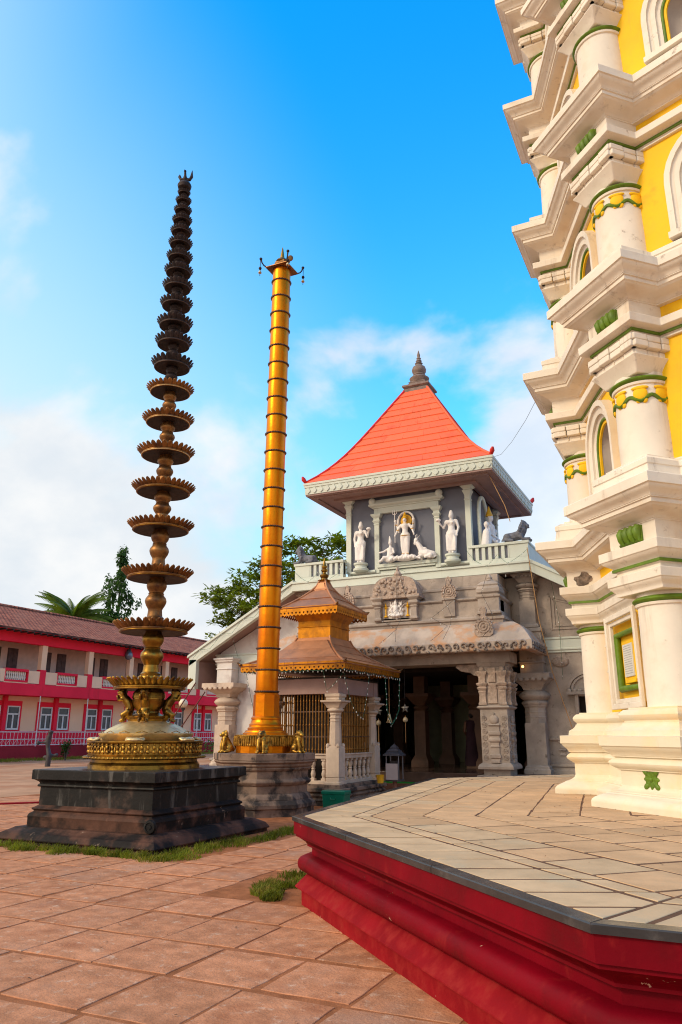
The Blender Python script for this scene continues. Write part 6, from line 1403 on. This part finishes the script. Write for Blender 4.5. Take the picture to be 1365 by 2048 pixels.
# ------------------------------------------------------------------ street furniture on the left
t = thing('street_lamp', 'globe street lamp on a black post before the long house', 'street lamp', (-22.75, 30.13, 0))
MB().lathe([(.14, -.05), (.14, .15), (.07, .22), (.055, .3), (.045, 2.6), (.10, 2.68), (.12, 2.74)], 14).build('post', 'iron_dark', t)
MB().ell((0, 0, 2.95), .215, 20, 14).build('globe', 'globe_glass', t, smooth=60)
t = thing('water_pump', 'dark weathered iron post with knobbed side arms on the left paving', 'post', (-30.75, 29.85, 0))
b = MB(); b.limb([(0, 0, 0), (.05, 0, .5), (-.10, 0, .9), (-.12, 0, 1.3), (0, 0, 1.62)], [.14, .13, .11, .15, .10], 10); b.limb([(-.1, 0, 1.15), (-.42, -.3, 1.12)], [.08, .06], 8); b.ell((-.46, -.33, 1.12), (.10, .10, .13)); b.limb([(0, 0, .5), (.22, .22, .5)], [.08, .07], 8); b.ell((.26, .26, .52), (.12, .12, .10)); b.ell((-.2, 0, .42), (.14, .12, .10)); b.ell((0, 0, 1.66), (.15, .15, .08)); b.build('iron_body', 'iron_dark', t, smooth=60, remesh=.05)

def leaf_cloud(b, c, r, n, size, rng, droop=0.0):
    for _ in range(n):
        while True:
            p = Vector((rng.uniform(-1, 1), rng.uniform(-1, 1), rng.uniform(-1, 1)))
            if p.length < 1: break
        p = Vector((c[0] + p.x * r[0], c[1] + p.y * r[1], c[2] + p.z * r[2]))
        a, e = rng.uniform(0, 2 * pi), rng.uniform(-.6, .7) - droop
        d = Vector((cos(a) * cos(e), sin(a) * cos(e), sin(e))); s = d.cross(Vector((rng.uniform(-.5, .5), rng.uniform(-.5, .5), 1))).normalized(); L = size * rng.uniform(.6, 1.3); w = L * .22
        b.add([p, p + d * L * .45 + s * w, p + d * L, p + d * L * .45 - s * w], [(0, 1, 2, 3)])
CL = [(-19.17, 34.83, 11.64), (-20.91, 37.11, 11.75), (-21.4, 36.84, 11.01), (-18.15, 35.22, 11.47), (-17.68, 35.99, 11.8), (-17.25, 35.84, 10.96), (-18.33, 36.49, 11.07), (-19.5, 36.92, 11.28), (-18.77, 34.7, 10.19), (-17.76, 34.49, 10.06), (-20.69, 37.07, 10.4), (-20.93, 35.78, 10.04), (-22.19, 36.84, 9.91), (-21.72, 34.41, 10.55), (-22.42, 35.83, 10.18), (-23.83, 36.71, 10.47), (-23.12, 35.13, 9.69), (-24.96, 37.42, 9.79), (-25.75, 37.28, 9.58), (-23.47, 34.5, 8.63), (-23.96, 34.48, 8.66), (-23.41, 36.13, 9.31), (-24.74, 37.41, 9.02), (-24.04, 35.62, 8.22), (-23.99, 35.09, 7.64), (-23.44, 35.75, 7.91), (-22.0, 34.49, 8.19), (-21.77, 35.11, 8.87), (-22.17, 35.8, 8.17), (-21.49, 35.99, 8.71), (-20.21, 35.15, 8.76), (-20.5, 35.14, 8.1), (-19.57, 35.1, 8.97), (-19.39, 35.87, 9.5), (-18.49, 35.33, 9.6), (-17.16, 34.47, 9.6), (-22.28, 37.08, 7.93), (-23.04, 36.18, 7.58), (-24.22, 36.46, 7.54), (-24.21, 34.99, 6.75), (-25.29, 37.58, 7.21), (-21.17, 37.15, 8.01), (-19.08, 34.79, 8.08), (-20.78, 35.46, 11.38), (-17.36, 36.71, 11.58), (-23.23, 36.68, 8.94)]
t = thing('leafy_tree', 'spreading green tree rising behind the left side of the gatehouse', 'tree', (-20.8, 36.0, 0))
rng = random.Random(4)
b = MB(); b.tube([(0, 0, -.1), (.1, 0, 2), (-.1, .1, 4.5), (.1, 0, 6.5), (.4, 0, 8.5)], [.42, .36, .30, .24, .16], 12); b.build('trunk', 'tree_bark', t)
b = MB()
for c in CL:
    e = Vector((c[0] + 20.8, c[1] - 36, c[2])); s = Vector((.0, 0, min(7.6, max(4.0, e.z - 2.2 - abs(e.x) * .35)))); m_ = s.lerp(e, .5) + Vector((0, 0, .35))
    b.tube([s, m_, e], [.055, .035, .010], 6)
b.build('limbs', 'tree_bark', t)
b = MB()
for c in CL:
    e = (c[0] + 20.8, c[1] - 36, c[2])
    for _ in range(3):
        o = (e[0] + rng.gauss(0, .38), e[1] + rng.gauss(0, .5), e[2] + rng.gauss(0, .14))
        leaf_cloud(b, o, (.60, .6, .17), 58, .34, rng)
b.build('crown', 'leaf_mid', t, smooth=0)

def bush(name, label, loc, r, n, size, mt, seed, cat='bush'):
    t = thing(name, label, cat, loc); rng = random.Random(seed); b = MB()
    for k in range(7): b.tube([(0, 0, -.05), (rng.uniform(-.6, .6) * r[0], rng.uniform(-.6, .6) * r[1], r[2] * rng.uniform(.9, 1.6))], [.03, .008], 5)
    b.build('stems', 'tree_bark', t); b = MB()
    for k in range(9):
        c = (rng.uniform(-.6, .6) * r[0], rng.uniform(-.6, .6) * r[1], r[2] * rng.uniform(.5, 1.5)); leaf_cloud(b, c, (r[0] * .5, r[1] * .5, r[2] * .4), n // 9, size, rng)
    b.build('foliage', mt, t, smooth=0); return t
bush('bush', 'green bush beside the left end of the gatehouse', (-27.5, 41.0, 0), (1.4, 1.2, .8), 900, .25, 'leaf_dark', 3)
bush('bush', 'small bushy plant by the long house railing on the far left', (-36.5, 36.8, 0), (.4, .4, .75), 300, .22, 'leaf_dark', 5)
bush('bush', 'low green seedling between plinth and gatehouse', (-12.4, 16.6, 0), (.22, .22, .11), 200, .10, 'leaf_mid', 6, 'plant')
bush('bush', 'climbing plant at the foot of the left gatehouse pilaster', (-24.0, 38.2, 0), (.5, .4, 1.3), 380, .2, 'leaf_mid', 8)

def palm(label, loc, h, fl, seed, nf=17):
    t = thing('palm_tree', label, 'palm', loc); rng = random.Random(seed)
    MB().tube([(0, 0, -.1), (.15, 0, h * .4), (.05, .1, h * .8), (0, 0, h)], [.28, .22, .18, .16], 10).build('trunk', 'tree_bark', t)
    for k in range(nf):
        a = 2 * pi * k / nf + rng.uniform(-.15, .15); up = rng.uniform(.05, 1.45); b = MB(); L = fl * rng.uniform(.85, 1.1); pts = []
        for i in range(9):
            s = i / 8; out = L * s * cos(up * (1 - .5 * s)) ; z = L * (s * sin(up) - .62 * s * s * (1.2 - .45 * up)); pts.append(Vector((cos(a) * out, sin(a) * out, h + z)))
        b.tube(pts, [.05 - .004 * i for i in range(9)], 5)
        for i in range(1, 36):
            s = i / 36 * 8; j = min(7, int(s)); p = pts[j].lerp(pts[j + 1], s - j); d = (pts[j + 1] - pts[j]).normalized(); sd_ = d.cross(Vector((0, 0, 1))).normalized()
            ll = .95 * sin(pi * (i / 36) ** .7 * .9 + .25) * fl / 4
            for sg in (-1, 1):
                e = p + (sd_ * sg * .6 + d * .5) * ll + Vector((0, 0, -.7 * ll)); b.add([p - d * .07, p + d * .09, e], [(0, 1, 2)])
        b.build('frond', 'leaf_palm', t, smooth=0)
    return t
palm('coconut palm with spread fronds above the long house roof', (-60, 59.7, 0), 13.0, 4.9, 2, 44)
palm('distant blue green palm crown beside the gatehouse rake', (-44.5, 74, 0), 13.9, 2.6, 9, 12)
t = thing('columnar_tree', 'tall narrow drooping evergreen tree beside the palm', 'tree', (-60, 66.4, 0)); rng = random.Random(14)
MB().tube([(0, 0, -.1), (0, 0, 21.8)], [.35, .05], 8).build('trunk', 'tree_bark', t)
b = MB()
for k in range(105):
    z = rng.uniform(9.5, 22.4); s = (22.6 - z); R = .5 + .12 * s if z > 19.3 else 1.15 + rng.uniform(0, 1.15); a = rng.uniform(0, 2 * pi); rr_ = R * sqrt(rng.random())
    leaf_cloud(b, (rr_ * cos(a), rr_ * sin(a), z), (.35, .35, .8), 34, .5, rng, droop=.9)
b.build('crown', 'leaf_dark', t, smooth=0)
def far_tree(label, loc, r, seed, mt='leaf_dark', n=26):
    t = thing('leafy_tree', label, 'tree', loc); rng = random.Random(seed); h = loc[2]
    t.location = (loc[0], loc[1], 0)
    MB().tube([(0, 0, -.1), (.1, 0, h * .5), (0, 0, h)], [.3, .22, .1], 8).build('trunk', 'tree_bark', t); b = MB()
    for k in range(n):
        a = rng.uniform(0, 2 * pi); rr_ = r[0] * sqrt(rng.random()); leaf_cloud(b, (rr_ * cos(a), rr_ * sin(a), h + rng.uniform(-1, 1) * r[1]), (.8, .8, .5), 60, .45, rng)
    b.build('crown', mt, t, smooth=0)
far_tree('low dark tree between the palm and the columnar tree', (-58, 63.0, 13.2), (1.6, 1.1), 5)
far_tree('rounded dark tree behind the palm above the roof ridge', (-63, 62.0, 13.4), (2.2, 1.2), 6)
far_tree('small yellow green tree at the end of the long house roof', (-30.5, 48.0, 7.6), (1.5, 1.4), 7, 'leaf_mid', 20)

# ------------------------------------------------------------------ strings of lights, ropes and wires
def strand(label, pts, wire, sag=.12, step=.22, bulb=.011, drop=0.0, rad=.005):
    t = thing('string_light', label, 'string lights', pts[0], group='strings of fairy lights'); o = Vector(pts[0]); path = []
    for a, c in zip(pts[:-1], pts[1:]):
        a, c = Vector(a), Vector(c); n = max(4, int((c - a).length / .12))
        for i in range(n): s = i / n; p = a.lerp(c, s); p.z -= sag * 4 * s * (1 - s) * min(1, Vector((c.x - a.x, c.y - a.y, 0)).length); path.append(p - o)
    path.append(Vector(pts[-1]) - o)
    MB().tube(path, rad, 5).build('wire', wire, t, smooth=60)
    b = MB(); acc = 0
    for i in range(1, len(path)):
        acc += (path[i] - path[i - 1]).length
        if acc > step:
            acc = 0; p = path[i]; b.ell((p.x + random.uniform(-.02, .02), p.y - .012, p.z - .03), (bulb, bulb, bulb * 2.1), 6, 4)
    b.build('bulbs', 'bulb_white', t, smooth=60, kind='stuff'); return t
kx0, kx1, ky0, ky1, kz = -10.42, -7.58, 16.03, 19.47, 3.03
strand('green fairy lights along the front eave of the kiosk', [(kx0 + (kx1 - kx0) * i / 6, ky0, kz) for i in range(7)], 'wire_green', .05, .11)
strand('green fairy lights along the right eave of the kiosk', [(kx1, ky0 + (ky1 - ky0) * i / 6, kz) for i in range(7)], 'wire_green', .05, .11)
strand('fairy lights dangling over the kiosk corner column', [(-8.15, ky0 + .02, 3.02), (-8.1, ky0 + .1, 2.55), (-7.75, ky0 + .3, 3.0), (-7.66, ky0 + .5, 2.3), (-7.62, ky0 + 1.1, 1.95), (-7.62, ky0 + 1.5, 2.95)], 'wire_green', .1, .12)
strand('thick fairy light cluster hanging at the far right kiosk corner', [(-7.6, 18.5, 3.0), (-7.6, 18.6, 2.2), (-7.6, 18.9, 1.8), (-7.58, 19.4, 2.2), (-7.58, 19.47, 3.0)], 'wire_green', .08, .09, rad=.012)
strand('fairy lights hanging at the left kiosk eave by the flagpole', [(-10.3, 16.1, 3.0), (-10.2, 16.3, 2.2), (-9.7, 16.1, 1.9), (-9.4, 16.05, 3.0)], 'wire_green', .1, .14)
gx, gy = -8.0, 21.0
strand('row of white bulbs under the pale band of the gatehouse', [(gx - 3.3 + 6.4 * i / 8, gy + .12, 5.93) for i in range(9)], 'wire_dark', .02, .2, .02)
for sx, nm in ((-1, 'left'), (1, 'right')):
    strand('green fairy lights draped along the ' + nm + ' pavilion parapet', [(gx + sx * x, gy + y_, z) for x, y_, z in ((2.0, -.03, 6.75), (2.2, .08, 6.45), (2.6, -.07, 6.2), (2.9, .08, 6.55), (3.2, -.07, 6.22), (3.75, .08, 6.6))], 'wire_green', .06, .16)
strand('fairy lights looped across the pavilion front under the statues', [(gx + x, gy + .28, z) for x, z in ((-2.0, 6.5), (-1.1, 6.3), (-.2, 6.42), (.7, 6.28), (1.3, 6.42), (2.1, 6.35))], 'wire_green', .1, .18)
for i, (x, z0, lab) in enumerate(((0.12, 6.30, 'dark light wire falling over the niche vault'), (-1.55, 5.85, 'dark light wire falling from the left parapet ornament'), (1.62, 5.85, 'dark light wire falling from the middle parapet ornament'), (2.76, 5.85, 'dark light wire falling over the corner turret'))):
    strand(lab, [(gx + x, gy - .75, z0 - .05), (gx + x - .05 - .04 * i, gy - .76, 5.3), (gx + x + .07, gy - .70, 4.75), (gx + x + .02 + .05 * i, gy - .98, 4.45), (gx + x + .12 - .06 * i, gy - 1.32, 4.02)], 'wire_dark', .02, .3, .009)
    if i % 2 == 0: strand(lab.replace('dark light wire falling', 'second dark wire slanting'), [(gx + x + .02, gy - .75, z0 - .05), (gx + x + .28, gy - .76, 5.25), (gx + x - .5, gy - .72, 4.72), (gx + x + .05, gy - 1.02, 4.42), (gx + x - .35, gy - 1.32, 4.0)], 'wire_dark', .02, .3, .009)
strand('fairy lights wound down the left raking roof edge', [(gx - 3.9 - .42 * k, gy - .07, 6.15 - .235 * k - (.22 if k % 2 else 0)) for k in range(10)], 'wire_green', .02, .3)
for x, z in ((-5.0, 5.1), (-6.2, 4.5), (4.35, 5.2)):
    strand({-5.0: 'thin light wire hanging on the white gable wall', -6.2: 'thin light wire hanging near the left gable corner', 4.35: 'thin light wire hanging on the right gable panel'}[x], [(gx + x, gy + .1, z + .4), (gx + x + .02, gy + .7, z - .6), (gx + x, gy + .68, 3.0)], 'wire_green', .0, .3)
def rope(name, label, pts, mt, r=.012, cat='rope'):
    o = Vector(pts[0]); ob = MB().tube([Vector(p) - o for p in pts], r, 6).build(name, mt, loc=tuple(o)); return tag(ob, label, cat)
rope('rope', 'tan rope slanting from the pavilion eave down past the right parapet', [(-5.15, 20.9, 8.86), (-4.75, 20.85, 7.9), (-4.62, 20.82, 7.4)], 'rope_tan')
rope('rope', 'tan rope running from the parapet down the right wall', [(-4.2, 20.85, 6.6), (-4.05, 21.0, 4.6), (-3.85, 21.3, 3.2), (-3.45, 21.55, 1.6)], 'rope_tan')
rope('cable', 'thin dark cable sagging from the tower towards the pavilion roof', [(-2.0, 12.6, 7.60), (-2.8, 14.7, 7.82), (-3.5, 16.5, 8.1), (-4.2, 18.4, 8.55), (-4.95, 20.4, 9.25)], 'wire_dark', .004, 'cable')
rope('guy_rope', 'brown guy rope stretched left of the gatehouse, nearer the lamp', [(-17.0, 20.0, 0), (-15.4, 21.0, 3.2)], 'rope_brown', .02)
rope('guy_rope', 'brown guy rope stretched left of the gatehouse, nearer the pilaster', [(-16.6, 20.1, 0), (-15.0, 21.0, 2.9)], 'rope_brown', .02)
def star(label, loc):
    t = thing('paper_lantern', label, 'lantern', loc); vs = [(0, -.10, 0), (0, .10, 0)]; n = 5
    for k in range(10): r = .13 if k % 2 == 0 else .06; a = pi / 2 + pi * k / 5; vs.append((r * cos(a), 0, r * sin(a)))
    b = MB(); b.add(vs, [(0, 2 + k, 2 + (k + 1) % 10) for k in range(10)] + [(1, 2 + (k + 1) % 10, 2 + k) for k in range(10)]); b.build('star', 'lantern_paper', t, smooth=0)
    MB().tube([(0, 0, .25), (0, 0, 1.15)], .008, 5).build('cord', 'wire_dark', t)
    MB().ell((0, 0, -.32), .075, 12, 8).build('ball', 'globe_glass', t, smooth=60); MB().tube([(0, 0, -.2), (0, 0, -.95)], .01, 5).build('tassel', 'rope_tan', t)
star('white star lantern with hanging ball in the hall entrance', (-8.02, 21.0, 2.28)); star('white star lantern hanging close to the kiosk column', (-8.85, 21.0, 2.2))
